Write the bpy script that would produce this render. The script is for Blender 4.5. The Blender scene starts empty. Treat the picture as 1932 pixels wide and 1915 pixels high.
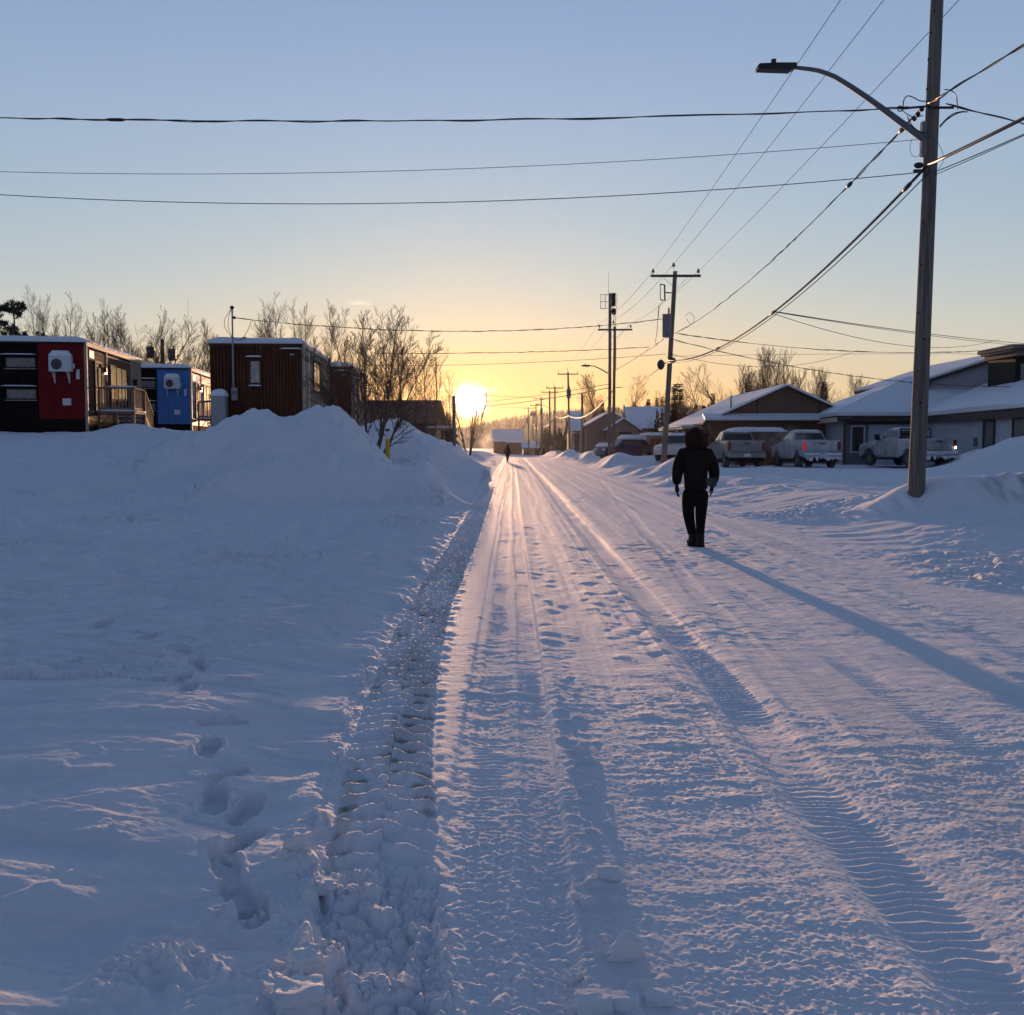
import bpy, bmesh, math, random
import numpy as np
from mathutils import Vector, Matrix

sc = bpy.context.scene
COL = sc.collection
R = math.radians

# ------------------------------------------------------------------ camera
CAM_H = 1.6
PITCH = math.atan(117.5 / 1932.0)
cam_data = bpy.data.cameras.new("camera")
cam_data.sensor_fit = 'HORIZONTAL'
cam_data.sensor_width = 36.0
cam_data.lens = 36.0
cam_data.clip_start = 0.05
cam_data.clip_end = 9000
cam = bpy.data.objects.new("camera", cam_data)
COL.objects.link(cam)
cam.location = (0, 0, CAM_H)
cam.rotation_euler = (math.pi / 2 - PITCH, 0, 0)
sc.camera = cam

# ------------------------------------------------------------------ light
SUN_AZ = R(-2.31)      # from +Y, negative towards -X
SUN_EL = R(2.8)
SUN_DIR = Vector((math.sin(SUN_AZ) * math.cos(SUN_EL), math.cos(SUN_AZ) * math.cos(SUN_EL), math.sin(SUN_EL)))
sl = bpy.data.lights.new("sun", 'SUN')
sl.energy = 3.7
sl.angle = R(0.6)
sl.color = (1.0, 0.56, 0.30)
sun = bpy.data.objects.new("sun", sl)
COL.objects.link(sun)
sun.rotation_euler = SUN_DIR.to_track_quat('Z', 'Y').to_euler()

world = bpy.data.worlds.new("World")
sc.world = world
world.use_nodes = True
nt = world.node_tree
N, L = nt.nodes, nt.links
for n in list(N):
    N.remove(n)
out = N.new('ShaderNodeOutputWorld')
bg = N.new('ShaderNodeBackground')
sky = N.new('ShaderNodeTexSky')
sky.sky_type = 'NISHITA'
sky.sun_disc = False
sky.sun_elevation = SUN_EL
sky.sun_rotation = SUN_AZ
sky.altitude = 300
sky.air_density = 1.0
sky.dust_density = 0.6
sky.ozone_density = 2.2
SKY_STRENGTH = 0.15

def wmath(op, a, b=None, c=None, clamp=False):
    n = N.new('ShaderNodeMath')
    n.operation = op
    n.use_clamp = clamp
    for i, v in enumerate((a, b, c)):
        if v is None:
            continue
        if isinstance(v, (int, float)):
            n.inputs[i].default_value = v
        else:
            L.new(v, n.inputs[i])
    return n.outputs[0]

def wmixadd(base, fac, col):
    n = N.new('ShaderNodeMix')
    n.data_type = 'RGBA'
    n.blend_type = 'ADD'
    n.clamp_factor = False
    n.clamp_result = False
    L.new(fac, n.inputs['Factor'])
    L.new(base, n.inputs['A'])
    n.inputs['B'].default_value = (*col, 1)
    return n.outputs['Result']

tc = N.new('ShaderNodeTexCoord')
dot = N.new('ShaderNodeVectorMath')
dot.operation = 'DOT_PRODUCT'
L.new(tc.outputs['Generated'], dot.inputs[0])
dot.inputs[1].default_value = Vector((math.sin(SUN_AZ), math.cos(SUN_AZ), math.tan(R(2.43)))).normalized()
cosd = wmath('MAXIMUM', dot.outputs['Value'], 0.0)
skycol = sky.outputs[0]
sepz = N.new('ShaderNodeSeparateXYZ')
L.new(tc.outputs['Generated'], sepz.inputs[0])
def lin(c):
    return [(v / 255 / 12.92) if v / 255 <= .04045 else ((v / 255 + .055) / 1.055) ** 2.4 for v in c]
EXPO = 0.85
def ramp(stops):
    r = N.new('ShaderNodeValToRGB')
    r.color_ramp.interpolation = 'B_SPLINE' if False else 'LINEAR'
    el = r.color_ramp.elements
    while len(el) > 1:
        el.remove(el[-1])
    for i, (z, c) in enumerate(stops):
        e = el[0] if i == 0 else el.new(math.sqrt(z))
        e.position = math.sqrt(z)
        e.color = (*[v * .5 for v in lin(c)], 1)
    return r
# clear evening air: one gradient towards the sun, one away from it, over the physical sky
r_sun = ramp(((0, (244, 150, 60)), (.02, (246, 164, 72)), (.045, (246, 184, 98)), (.075, (243, 201, 138)), (.11, (227, 212, 184)), (.15, (208, 212, 204)), (.21, (188, 205, 216)), (.29, (172, 194, 222)), (.40, (153, 180, 219)), (.55, (110, 138, 178)), (.75, (94, 112, 150)), (1, (86, 102, 138))))
r_mid = ramp(((0, (232, 186, 130)), (.02, (235, 202, 152)), (.045, (233, 214, 180)), (.075, (229, 219, 196)), (.11, (217, 219, 208)), (.15, (201, 212, 216)), (.21, (183, 203, 219)), (.29, (170, 193, 222)), (.40, (151, 178, 218)), (.55, (109, 137, 177)), (.75, (94, 112, 150)), (1, (86, 102, 138))))
r_away = ramp(((0, (158, 142, 150)), (.03, (164, 150, 154)), (.09, (156, 156, 168)), (.2, (126, 148, 178)), (.40, (100, 124, 162)), (1, (86, 102, 138))))
zc = wmath('POWER', wmath('MAXIMUM', sepz.outputs['Z'], 0.0), .5)
L.new(zc, r_sun.inputs[0]); L.new(zc, r_mid.inputs[0]); L.new(zc, r_away.inputs[0])
mxs = N.new('ShaderNodeMix'); mxs.data_type = 'RGBA'
af = wmath('POWER', wmath('MULTIPLY_ADD', sepz.outputs['Y'], .5, .5, clamp=True), 2.2, clamp=True)
L.new(af, mxs.inputs['Factor'])
L.new(r_away.outputs[0], mxs.inputs['A']); L.new(r_mid.outputs[0], mxs.inputs['B'])
mx2 = N.new('ShaderNodeMix'); mx2.data_type = 'RGBA'
L.new(wmath('POWER', cosd, 22.0), mx2.inputs['Factor'])
L.new(mxs.outputs['Result'], mx2.inputs['A']); L.new(r_sun.outputs[0], mx2.inputs['B'])
GRAD = .86 * 2.0 / (2 ** EXPO * SKY_STRENGTH)
vs_ = N.new('ShaderNodeVectorMath'); vs_.operation = 'SCALE'
L.new(mx2.outputs['Result'], vs_.inputs[0]); vs_.inputs['Scale'].default_value = GRAD
vn_ = N.new('ShaderNodeVectorMath'); vn_.operation = 'SCALE'
L.new(skycol, vn_.inputs[0]); vn_.inputs['Scale'].default_value = .035
va_ = N.new('ShaderNodeVectorMath'); va_.operation = 'ADD'
L.new(vs_.outputs[0], va_.inputs[0]); L.new(vn_.outputs[0], va_.inputs[1])
skycol = va_.outputs[0]
# the sun seen through thin ice haze: disc and aureole belong to the sky
for sig, amp, col in ((0.36, 80.0, (1.0, .93, .76)), (1.2, 1.5, (1.0, .58, .16)), (4.5, .06, (1.0, .5, .12))):
    e = 1.0 / (R(sig) ** 2)
    g = wmath('POWER', cosd, e)
    skycol = wmixadd(skycol, wmath('MULTIPLY', g, amp), col)
# thin clouds low over the horizon near the sun
sep = N.new('ShaderNodeSeparateXYZ')
L.new(tc.outputs['Generated'], sep.inputs[0])
def cloud(px, py, sx, sy, amp, col):
    global skycol
    ax = (px - 966) / 1932.0
    az = (840 - py) / 1932.0
    dx = wmath('MULTIPLY', wmath('SUBTRACT', sep.outputs['X'], ax), 1932.0 / sx)
    dz = wmath('MULTIPLY', wmath('SUBTRACT', sep.outputs['Z'], az), 1932.0 / sy)
    nz = N.new('ShaderNodeTexNoise')
    mp = N.new('ShaderNodeMapping')
    mp.inputs['Scale'].default_value = (60, 60, 330)
    L.new(tc.outputs['Generated'], mp.inputs[0])
    L.new(mp.outputs[0], nz.inputs['Vector'])
    nz.inputs['Scale'].default_value = 1.0
    nz.inputs['Detail'].default_value = 4
    r2 = wmath('ADD', wmath('MULTIPLY', dx, dx), wmath('MULTIPLY', dz, dz))
    r2 = wmath('ADD', r2, wmath('MULTIPLY', wmath('SUBTRACT', nz.outputs[0], 0.5), 2.4))
    f = wmath('MULTIPLY', wmath('SUBTRACT', 1.0, r2, clamp=True), amp)
    front = wmath('GREATER_THAN', sep.outputs['Y'], 0.5)
    skycol = wmixadd(skycol, wmath('MULTIPLY', f, front), col)
cloud(842, 734, 34, 5, 2.2, (1.0, .62, .30))
cloud(918, 738, 30, 8, 2.6, (1.0, .66, .30))
cloud(955, 793, 75, 4, 2.0, (1.0, .62, .26))
cloud(690, 580, 30, 5, .5, (1.0, .80, .60))
L.new(skycol, bg.inputs['Color'])
bg.inputs['Strength'].default_value = SKY_STRENGTH
L.new(bg.outputs[0], out.inputs['Surface'])

sc.view_settings.view_transform = 'Standard'
sc.view_settings.look = 'None'
sc.view_settings.gamma = 1.0
sc.view_settings.use_curve_mapping = False
sc.view_settings.exposure = EXPO
sc.render.engine = 'CYCLES'
sc.cycles.max_bounces = 6
sc.cycles.diffuse_bounces = 3
sc.cycles.glossy_bounces = 3
sc.cycles.transmission_bounces = 4
sc.cycles.volume_bounces = 0
sc.cycles.transparent_max_bounces = 8
sc.cycles.use_denoising = True

# ------------------------------------------------------------------ helpers
random.seed(7)
cp, sp = math.cos(PITCH), math.sin(PITCH)

def at(px, py, Y):
    """point at depth Y seen at (px, py) of a 1932 px wide photograph"""
    dx = (px - 966.0) / 1932.0
    dy = (957.5 - py) / 1932.0
    d = Vector((dx, cp + dy * sp, -sp + dy * cp))
    t = Y / d.y
    return Vector((0, 0, CAM_H)) + d * t

def gp(px, py, z=0.0):
    dx = (px - 966.0) / 1932.0
    dy = (957.5 - py) / 1932.0
    d = Vector((dx, cp + dy * sp, -sp + dy * cp))
    t = (z - CAM_H) / d.z
    return Vector((0, 0, CAM_H)) + d * t

_rng = np.random.RandomState(11)
PT = _rng.permutation(4096).astype(np.int32)
GA = _rng.rand(4096) * 2 * np.pi
GX, GY = np.cos(GA).astype(np.float32), np.sin(GA).astype(np.float32)

def pn(x, y, seed=0):
    """gradient noise, about -0.7..0.7"""
    x = np.asarray(x, dtype=np.float64)
    y = np.asarray(y, dtype=np.float64)
    x, y = np.broadcast_arrays(x, y)
    xi = np.floor(x); yi = np.floor(y)
    xf = (x - xi).astype(np.float32); yf = (y - yi).astype(np.float32)
    xi = xi.astype(np.int64) + seed * 57; yi = yi.astype(np.int64) + seed * 131
    u = xf * xf * xf * (xf * (xf * 6 - 15) + 10)
    v = yf * yf * yf * (yf * (yf * 6 - 15) + 10)
    def g(ix, iy, fx, fy):
        h = PT[(PT[ix & 4095] + iy) & 4095]
        return GX[h] * fx + GY[h] * fy
    a = g(xi, yi, xf, yf); b = g(xi + 1, yi, xf - 1, yf)
    c = g(xi, yi + 1, xf, yf - 1); d = g(xi + 1, yi + 1, xf - 1, yf - 1)
    return (a + u * (b - a)) * (1 - v) + (c + u * (d - c)) * v

def fbm(x, y, o=4, seed=0, gain=0.5):
    s = 0; a = 1.0
    for i in range(o):
        s = s + a * pn(x, y, seed + i * 7)
        x = x * 2.03; y = y * 2.03; a *= gain
    return s

def sm(a, b, x):
    t = np.clip((x - a) / (b - a), 0, 1)
    return t * t * (3 - 2 * t)

# materials ---------------------------------------------------------
def mat(name, col, rough=0.7, metal=0.0, spec=0.4, noise=None, bump=None, emit=None, coat=0):
    """noise=(scale, amount) varies the colour, stretch by a third value; bump=(scale, strength, dist)"""
    m = bpy.data.materials.new(name)
    m.use_nodes = True
    t = m.node_tree
    b = t.nodes['Principled BSDF']
    b.inputs['Base Color'].default_value = (*col, 1)
    b.inputs['Roughness'].default_value = rough
    b.inputs['Metallic'].default_value = metal
    b.inputs['Specular IOR Level'].default_value = spec
    if coat:
        b.inputs['Coat Weight'].default_value = coat
    tcn = t.nodes.new('ShaderNodeTexCoord')
    if noise:
        mp = t.nodes.new('ShaderNodeMapping')
        st = noise[2] if len(noise) > 2 else (1, 1, 1)
        mp.inputs['Scale'].default_value = st
        t.links.new(tcn.outputs['Object'], mp.inputs[0])
        nz = t.nodes.new('ShaderNodeTexNoise')
        nz.inputs['Scale'].default_value = noise[0]
        nz.inputs['Detail'].default_value = 6
        nz.inputs['Roughness'].default_value = .62
        t.links.new(mp.outputs[0], nz.inputs['Vector'])
        mx = t.nodes.new('ShaderNodeMix')
        mx.data_type = 'RGBA'
        cr = t.nodes.new('ShaderNodeMapRange')
        cr.inputs['From Min'].default_value = .3
        cr.inputs['From Max'].default_value = .7
        t.links.new(nz.outputs[0], cr.inputs['Value'])
        t.links.new(cr.outputs[0], mx.inputs['Factor'])
        k = noise[1]
        c2 = noise[3] if len(noise) > 3 else tuple(c * (1 + k) for c in col)
        mx.inputs['A'].default_value = (*[c * (1 - k) for c in col], 1)
        mx.inputs['B'].default_value = (*c2, 1)
        t.links.new(mx.outputs['Result'], b.inputs['Base Color'])
    if bump:
        nb = t.nodes.new('ShaderNodeTexNoise')
        nb.inputs['Scale'].default_value = bump[0]
        nb.inputs['Detail'].default_value = 5
        if len(bump) > 3:
            mp2 = t.nodes.new('ShaderNodeMapping')
            mp2.inputs['Scale'].default_value = bump[3]
            t.links.new(tcn.outputs['Object'], mp2.inputs[0])
            t.links.new(mp2.outputs[0], nb.inputs['Vector'])
        else:
            t.links.new(tcn.outputs['Object'], nb.inputs['Vector'])
        bp = t.nodes.new('ShaderNodeBump')
        bp.inputs['Strength'].default_value = bump[1]
        bp.inputs['Distance'].default_value = bump[2]
        t.links.new(nb.outputs[0], bp.inputs['Height'])
        t.links.new(bp.outputs[0], b.inputs['Normal'])
    if emit:
        b.inputs['Emission Color'].default_value = (*emit[0], 1)
        b.inputs['Emission Strength'].default_value = emit[1]
    return m

SNOW = (.76, .79, .83)
M = {}
M['snow'] = mat('snow', SNOW, .55, spec=.35, bump=(9, .5, .03))
M['snow_roof'] = mat('snow_on_roof', SNOW, .6, spec=.3, bump=(2.2, .6, .12))

class MB:
    """collects shapes and links them as ONE mesh object"""
    def __init__(s):
        s.v = []; s.f = []
    def add(s, vs, fs):
        o = len(s.v)
        s.v.extend(Vector(a) for a in vs)
        s.f.extend(tuple(i + o for i in f) for f in fs)
        return s
    def box(s, x0, x1, y0, y1, z0, z1, rot=None, piv=None):
        vs = [Vector((x, y, z)) for x in (x0, x1) for y in (y0, y1) for z in (z0, z1)]
        if rot is not None:
            c = Vector(piv) if piv is not None else Vector(((x0 + x1) / 2, (y0 + y1) / 2, (z0 + z1) / 2))
            vs = [c + rot @ (a - c) for a in vs]
        return s.add(vs, [(0, 1, 3, 2), (4, 6, 7, 5), (0, 4, 5, 1), (2, 3, 7, 6), (0, 2, 6, 4), (1, 5, 7, 3)])
    def bar(s, a, b, w, h=None, up=(0, 0, 1)):
        a, b = Vector(a), Vector(b)
        h = h or w
        d = (b - a).normalized()
        u = Vector(up)
        if abs(d.dot(u)) > .95:
            u = Vector((0, 1, 0))
        r = d.cross(u).normalized(); u = r.cross(d)
        vs = [p + r * i * w / 2 + u * j * h / 2 for p in (a, b) for i, j in ((-1, -1), (1, -1), (1, 1), (-1, 1))]
        return s.add(vs, [(0, 1, 2, 3), (7, 6, 5, 4), (0, 4, 5, 1), (1, 5, 6, 2), (2, 6, 7, 3), (3, 7, 4, 0)])
    def tube(s, pts, rad, n=8, cap=True):
        pts = [Vector(p) for p in pts]
        if isinstance(rad, (int, float)):
            rad = [rad] * len(pts)
        o = len(s.v)
        t0 = (pts[1] - pts[0]).normalized()
        ref = Vector((0, 0, 1)) if abs(t0.z) < .9 else Vector((0, 1, 0))
        r = t0.cross(ref).normalized()
        for i, p in enumerate(pts):
            t = (pts[min(i + 1, len(pts) - 1)] - pts[max(i - 1, 0)])
            t = t.normalized() if t.length > 1e-9 else t0
            r = (r - t * r.dot(t))
            r = r.normalized() if r.length > 1e-6 else t.orthogonal().normalized()
            u = t.cross(r)
            for k in range(n):
                a = 2 * math.pi * k / n
                s.v.append(p + (r * math.cos(a) + u * math.sin(a)) * rad[i])
        for i in range(len(pts) - 1):
            for k in range(n):
                k2 = (k + 1) % n
                s.f.append((o + i * n + k, o + i * n + k2, o + (i + 1) * n + k2, o + (i + 1) * n + k))
        if cap:
            s.f.append(tuple(o + k for k in reversed(range(n))))
            s.f.append(tuple(o + (len(pts) - 1) * n + k for k in range(n)))
        return s
    def prism(s, poly, axis, a, b):
        """poly in the plane of the two other axes (in x,y,z order), from a to b along axis"""
        def P(u, v, w):
            return {'x': (w, u, v), 'y': (u, w, v), 'z': (u, v, w)}[axis]
        n = len(poly)
        vs = [P(u, v, a) for u, v in poly] + [P(u, v, b) for u, v in poly]
        fs = [tuple(reversed(range(n))), tuple(range(n, 2 * n))]
        fs += [(i, (i + 1) % n, n + (i + 1) % n, n + i) for i in range(n)]
        return s.add(vs, fs)
    def ball(s, c, r, nu=10, nv=7):
        c = Vector(c)
        if isinstance(r, (int, float)):
            r = (r, r, r)
        o = len(s.v)
        for j in range(nv + 1):
            ph = math.pi * j / nv
            for i in range(nu):
                th = 2 * math.pi * i / nu
                s.v.append(c + Vector((r[0] * math.sin(ph) * math.cos(th), r[1] * math.sin(ph) * math.sin(th), r[2] * math.cos(ph))))
        for j in range(nv):
            for i in range(nu):
                i2 = (i + 1) % nu
                s.f.append((o + j * nu + i, o + j * nu + i2, o + (j + 1) * nu + i2, o + (j + 1) * nu + i))
        return s
    def xf(s, mtx):
        s.v = [mtx @ a for a in s.v]
        return s
    def build(s, name, material, parent=None, smooth=False, world=False, bevel=0, auto=None):
        me = bpy.data.meshes.new(name)
        vs = s.v
        if world and parent is not None:
            inv = (Matrix.Translation(parent.location) @ parent.rotation_euler.to_matrix().to_4x4()).inverted()
            if parent.parent is not None:
                q = parent.parent
                inv = (Matrix.Translation(q.location) @ q.rotation_euler.to_matrix().to_4x4()).inverted()
            vs = [inv @ a for a in vs]
        me.from_pydata([tuple(a) for a in vs], [], s.f)
        bm = bmesh.new(); bm.from_mesh(me)
        bmesh.ops.remove_doubles(bm, verts=bm.verts, dist=1e-5)
        bmesh.ops.recalc_face_normals(bm, faces=bm.faces)
        if bevel:
            bmesh.ops.bevel(bm, geom=[e for e in bm.edges if e.calc_face_angle(0) > .5], offset=bevel, segments=2, affect='EDGES', profile=.6)
        bm.to_mesh(me); bm.free()
        if smooth:
            me.polygons.foreach_set('use_smooth', [True] * len(me.polygons))
            if auto:
                try:
                    me.set_sharp_from_angle(angle=R(auto))
                except Exception:
                    pass
        me.materials.append(M[material] if isinstance(material, str) else material)
        o = bpy.data.objects.new(name, me)
        COL.objects.link(o)
        if parent is not None:
            o.parent = parent
        return o

def tag(o, label=None, cat=None, group=None, kind=None):
    if label: o['label'] = label
    if cat: o['category'] = cat
    if group: o['group'] = group
    if kind: o['kind'] = kind
    return o

def thing(name, label, cat, loc=(0, 0, 0), rz=0, group=None):
    o = bpy.data.objects.new(name, None)
    o.empty_display_size = .2
    COL.objects.link(o)
    o.location = loc
    o.rotation_euler = (0, 0, rz)
    return tag(o, label, cat, group)

def dup(root, loc, rz=0, scale=None, label=None, group=None):
    r = root.copy(); COL.objects.link(r)
    r.location = loc; r.rotation_euler = (0, 0, rz)
    if scale is not None: r.scale = (scale, scale, scale) if isinstance(scale, (int, float)) else scale
    if label: r['label'] = label
    if group: r['group'] = group
    for ch in list(root.children):
        c = ch.copy(); COL.objects.link(c); c.parent = r
        for g in ch.children:
            d = g.copy(); COL.objects.link(d); d.parent = c
    return r
# ------------------------------------------------------------------ ground
# centre line of the heavy tread track, from points on the road
T1 = [gp(700, 1860), gp(715, 1640), gp(738, 1430), gp(762, 1290), gp(806, 1150), gp(868, 1035), gp(905, 960), gp(925, 915)]
T1Y = [0] + [p.y for p in T1] + [90, 400]
T1X = [T1[0].x] + [p.x for p in T1] + [-1.0, -1.0]

def rot2(x, y, a):
    c, s_ = math.cos(a), math.sin(a)
    return x * c + y * s_, -x * s_ + y * c

# long ploughed heaps: depth, reach towards / away from the camera, crest as (px, py) of the photograph
CRESTS = [
    (33.0, 3.0, 3.6, [(330, 822), (400, 812), (450, 793), (500, 784), (550, 776), (600, 764), (640, 767), (668, 790), (690, 818), (715, 850), (740, 880)]),
    (26.6, 1.35, 3.2, [(390, 900), (430, 884), (470, 870), (520, 860), (570, 853), (620, 849), (680, 853), (730, 864), (770, 882), (800, 892), (835, 917), (850, 945), (866, 975)]),
    (47.0, 6.5, 8.0, [(650, 850), (690, 818), (705, 803), (722, 793), (742, 789), (765, 799), (800, 818), (830, 830), (858, 848), (890, 866), (915, 880)]),
]
CR = []
for Y_, a_, b_, pts_ in CRESTS:
    w_ = [at(px_, py_ + (9 if Y_ < 40 else 4), Y_) for px_, py_ in pts_]
    CR.append((Y_, a_, b_, [q.x for q in w_], [q.z for q in w_]))

# snow heaps: cx, cy, sx, sy, height, angle, flatness
HEAPS = [
    (-7.3, 26.0, 1.2, 1.2, .30, 0.0, 1.0),
    (-5.0, 62.0, 2.4, 9.0, .8, 0.0, 1.1),
    (-14.9, 40.5, 1.1, 1.1, .35, 0.0, 1.0),
    # by the near pole
    (9.9, 20.4, 1.5, .95, .62, -0.25, 1.3),
    (8.3, 21.2, .9, .8, .38, 0.0, 1.2),
    (12.2, 19.0, 1.9, 1.2, .62, -0.2, 1.2),
    (22.0, 41.5, 3.2, 3.6, 1.75, 0.0, 1.2),
    (23.6, 51.0, 1.7, 1.8, .95, 0.0, 1.0),
    # bank at the second pole, and on along the road
    (8.0, 49.5, 1.1, 2.4, .55, 0.0, 1.2),
    (8.5, 47.0, .9, 1.6, .55, 0.2, 1.1),
    (7.0, 69.0, 1.0, 3.5, .55, 0.0, 1.1),
    (9.0, 66.0, 1.7, 4.0, .5, 0.0, 1.1),
    (7.0, 90.0, 1.2, 6.0, .65, 0.0, 1.1),
    (6.4, 116.0, 1.2, 8.0, .7, 0.0, 1.1),
    (6.1, 150.0, 1.4, 14.0, .7, 0.0, 1.1),
    (10.5, 100.0, 3.5, 14.0, .55, 0.0, 1.1),
]

def macro(x, y):
    x = np.asarray(x, float); y = np.asarray(y, float)
    z = 2.0 * sm(23, 41, y + 1.2 * pn(x * .12, y * .1, 3)) * sm(-2.0, -9.5, x)
    z = z - 1.0 * sm(60, 160, y) * sm(-2.0, -9.5, x)
    z = z + .10 * sm(-1.0, -1.9, x)
    z = z + .42 * sm(5.6, 8.6, x) * sm(9, 24, y)
    z = z + .9 * sm(9.0, 14.0, x) * sm(75, 120, y)
    z = z - .75 * sm(110, 270, y)
    # ploughed bank along the left of the road
    ad = sm(24, 34, y) * (1 - sm(120, 190, y))
    bank = np.exp(-((x + 3.5 + .5 * pn(y * .11, 3.3, 5)) / 1.15) ** 2)
    z = z + ad * bank * (.62 + .45 * pn(y * .23, x * .3, 6))
    # low broken ridge along the right of the road
    ad = sm(30, 40, y) * (1 - sm(160, 260, y))
    z = z + ad * np.exp(-((x - 6.6 - .6 * pn(y * .09, 7.7, 8)) / .8) ** 2) * (.2 + .35 * pn(y * .3, x * .5, 9))
    w = .35 * pn(x * .45, y * .4, 21) + .16 * pn(x * 1.1, y * .9, 22)
    for cx, cy, sx, sy, h, a, fl in HEAPS:
        u, v = rot2(x - cx, y - cy, a)
        r2 = (u / sx) ** 2 + (v / sy) ** 2 + w * .8
        r2 = np.maximum(r2, 0)
        z = z + h * np.exp(-r2 ** fl * .9)
    for Y_, a_, b_, xs_, zs_ in CR:
        tgt = np.interp(x + .25 * pn(x * .7, y * .5, 23), xs_, zs_, left=-9, right=-9)
        d = np.where(y < Y_, (Y_ - y) / a_, (y - Y_) / b_) + .35 * w
        z = z + np.maximum(tgt - z, 0) * np.exp(-np.where(y < Y_, np.maximum(d, 0) ** 3.2, np.maximum(d, 0) ** 2 * 1.4))
    # sharp little peaks on the front heap
    for cx, cy, r, h in ((-2.25, 26.3, .42, .42), (-6.6, 27.2, .5, .28), (-1.75, 26.6, .5, .3), (-6.3, 27.6, .2, .16)):
        d = np.sqrt((x - cx) ** 2 + (y - cy) ** 2)
        z = z + h * np.clip(1 - d / (r * 1.9), 0, 1) ** 1.6
    # the plough cut that runs below the heap on the left
    d = np.abs((x + 9.2) - (30 - y) * -.42 - .3 * pn(y * .5, 1.1, 14))
    z = z + .26 * np.exp(-(d / .40) ** 2) * sm(22, 25, y) * (1 - sm(34, 38, y))
    z = z + .10 * fbm(x * .12, y * .12, 3, 31) * sm(1.5, 6, np.abs(x - 2)) + .05 * sm(26, 40, y) * fbm(x * .5, y * .5, 3, 33) * sm(-1.5, -3, x)
    return z

def gz(x, y):
    return float(macro(np.array([x]), np.array([y]))[0])

def worley(x, y, seed=0):
    """distance to the nearest and second nearest of scattered points, and the nearest one's random number"""
    xi = np.floor(x).astype(np.int64); yi = np.floor(y).astype(np.int64)
    f1 = np.full(x.shape, 9.0); f2 = np.full(x.shape, 9.0); rid = np.zeros(x.shape)
    for a in (-1, 0, 1):
        for b in (-1, 0, 1):
            h = PT[(PT[(xi + a + seed) & 4095] + yi + b) & 4095]
            h2 = PT[(h + 77) & 4095]
            dx = xi + a + h / 4096.0 - x; dy = yi + b + h2 / 4096.0 - y
            d = np.sqrt(dx * dx + dy * dy)
            nearer = d < f1
            f2 = np.where(nearer, f1, np.minimum(f2, d))
            rid = np.where(nearer, (h ^ h2) / 4096.0, rid)
            f1 = np.where(nearer, d, f1)
    return f1, f2, rid

def clods(x, y, sc_, seed):
    """angular chunks of differing height with deep gaps, 0..1"""
    xx = x * sc_ + .35 * pn(x * sc_ * 1.7, y * sc_ * 1.7, seed + 3); yy = y * sc_ + .35 * pn(x * sc_ * 1.7, y * sc_ * 1.7, seed + 5)
    f1, f2, r = worley(xx, yy, seed)
    return (.25 + .75 * r) * sm(.0, .28, f2 - f1) * (1 - .35 * f1)

FOOT = [(205, 1188, .35), (262, 1205, .3), (285, 1213, .3), (350, 1240, -.5), (374, 1256, -.5), (343, 1282, -.1), (356, 1300, -.1),
        (417, 1362, 1.0), (395, 1408, -.1), (432, 1447, .3), (404, 1490, -.1), (462, 1500, .2), (462, 1556, .2),
        (424, 1600, -.45), (452, 1655, -.45), (478, 1680, -.3)]

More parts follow.
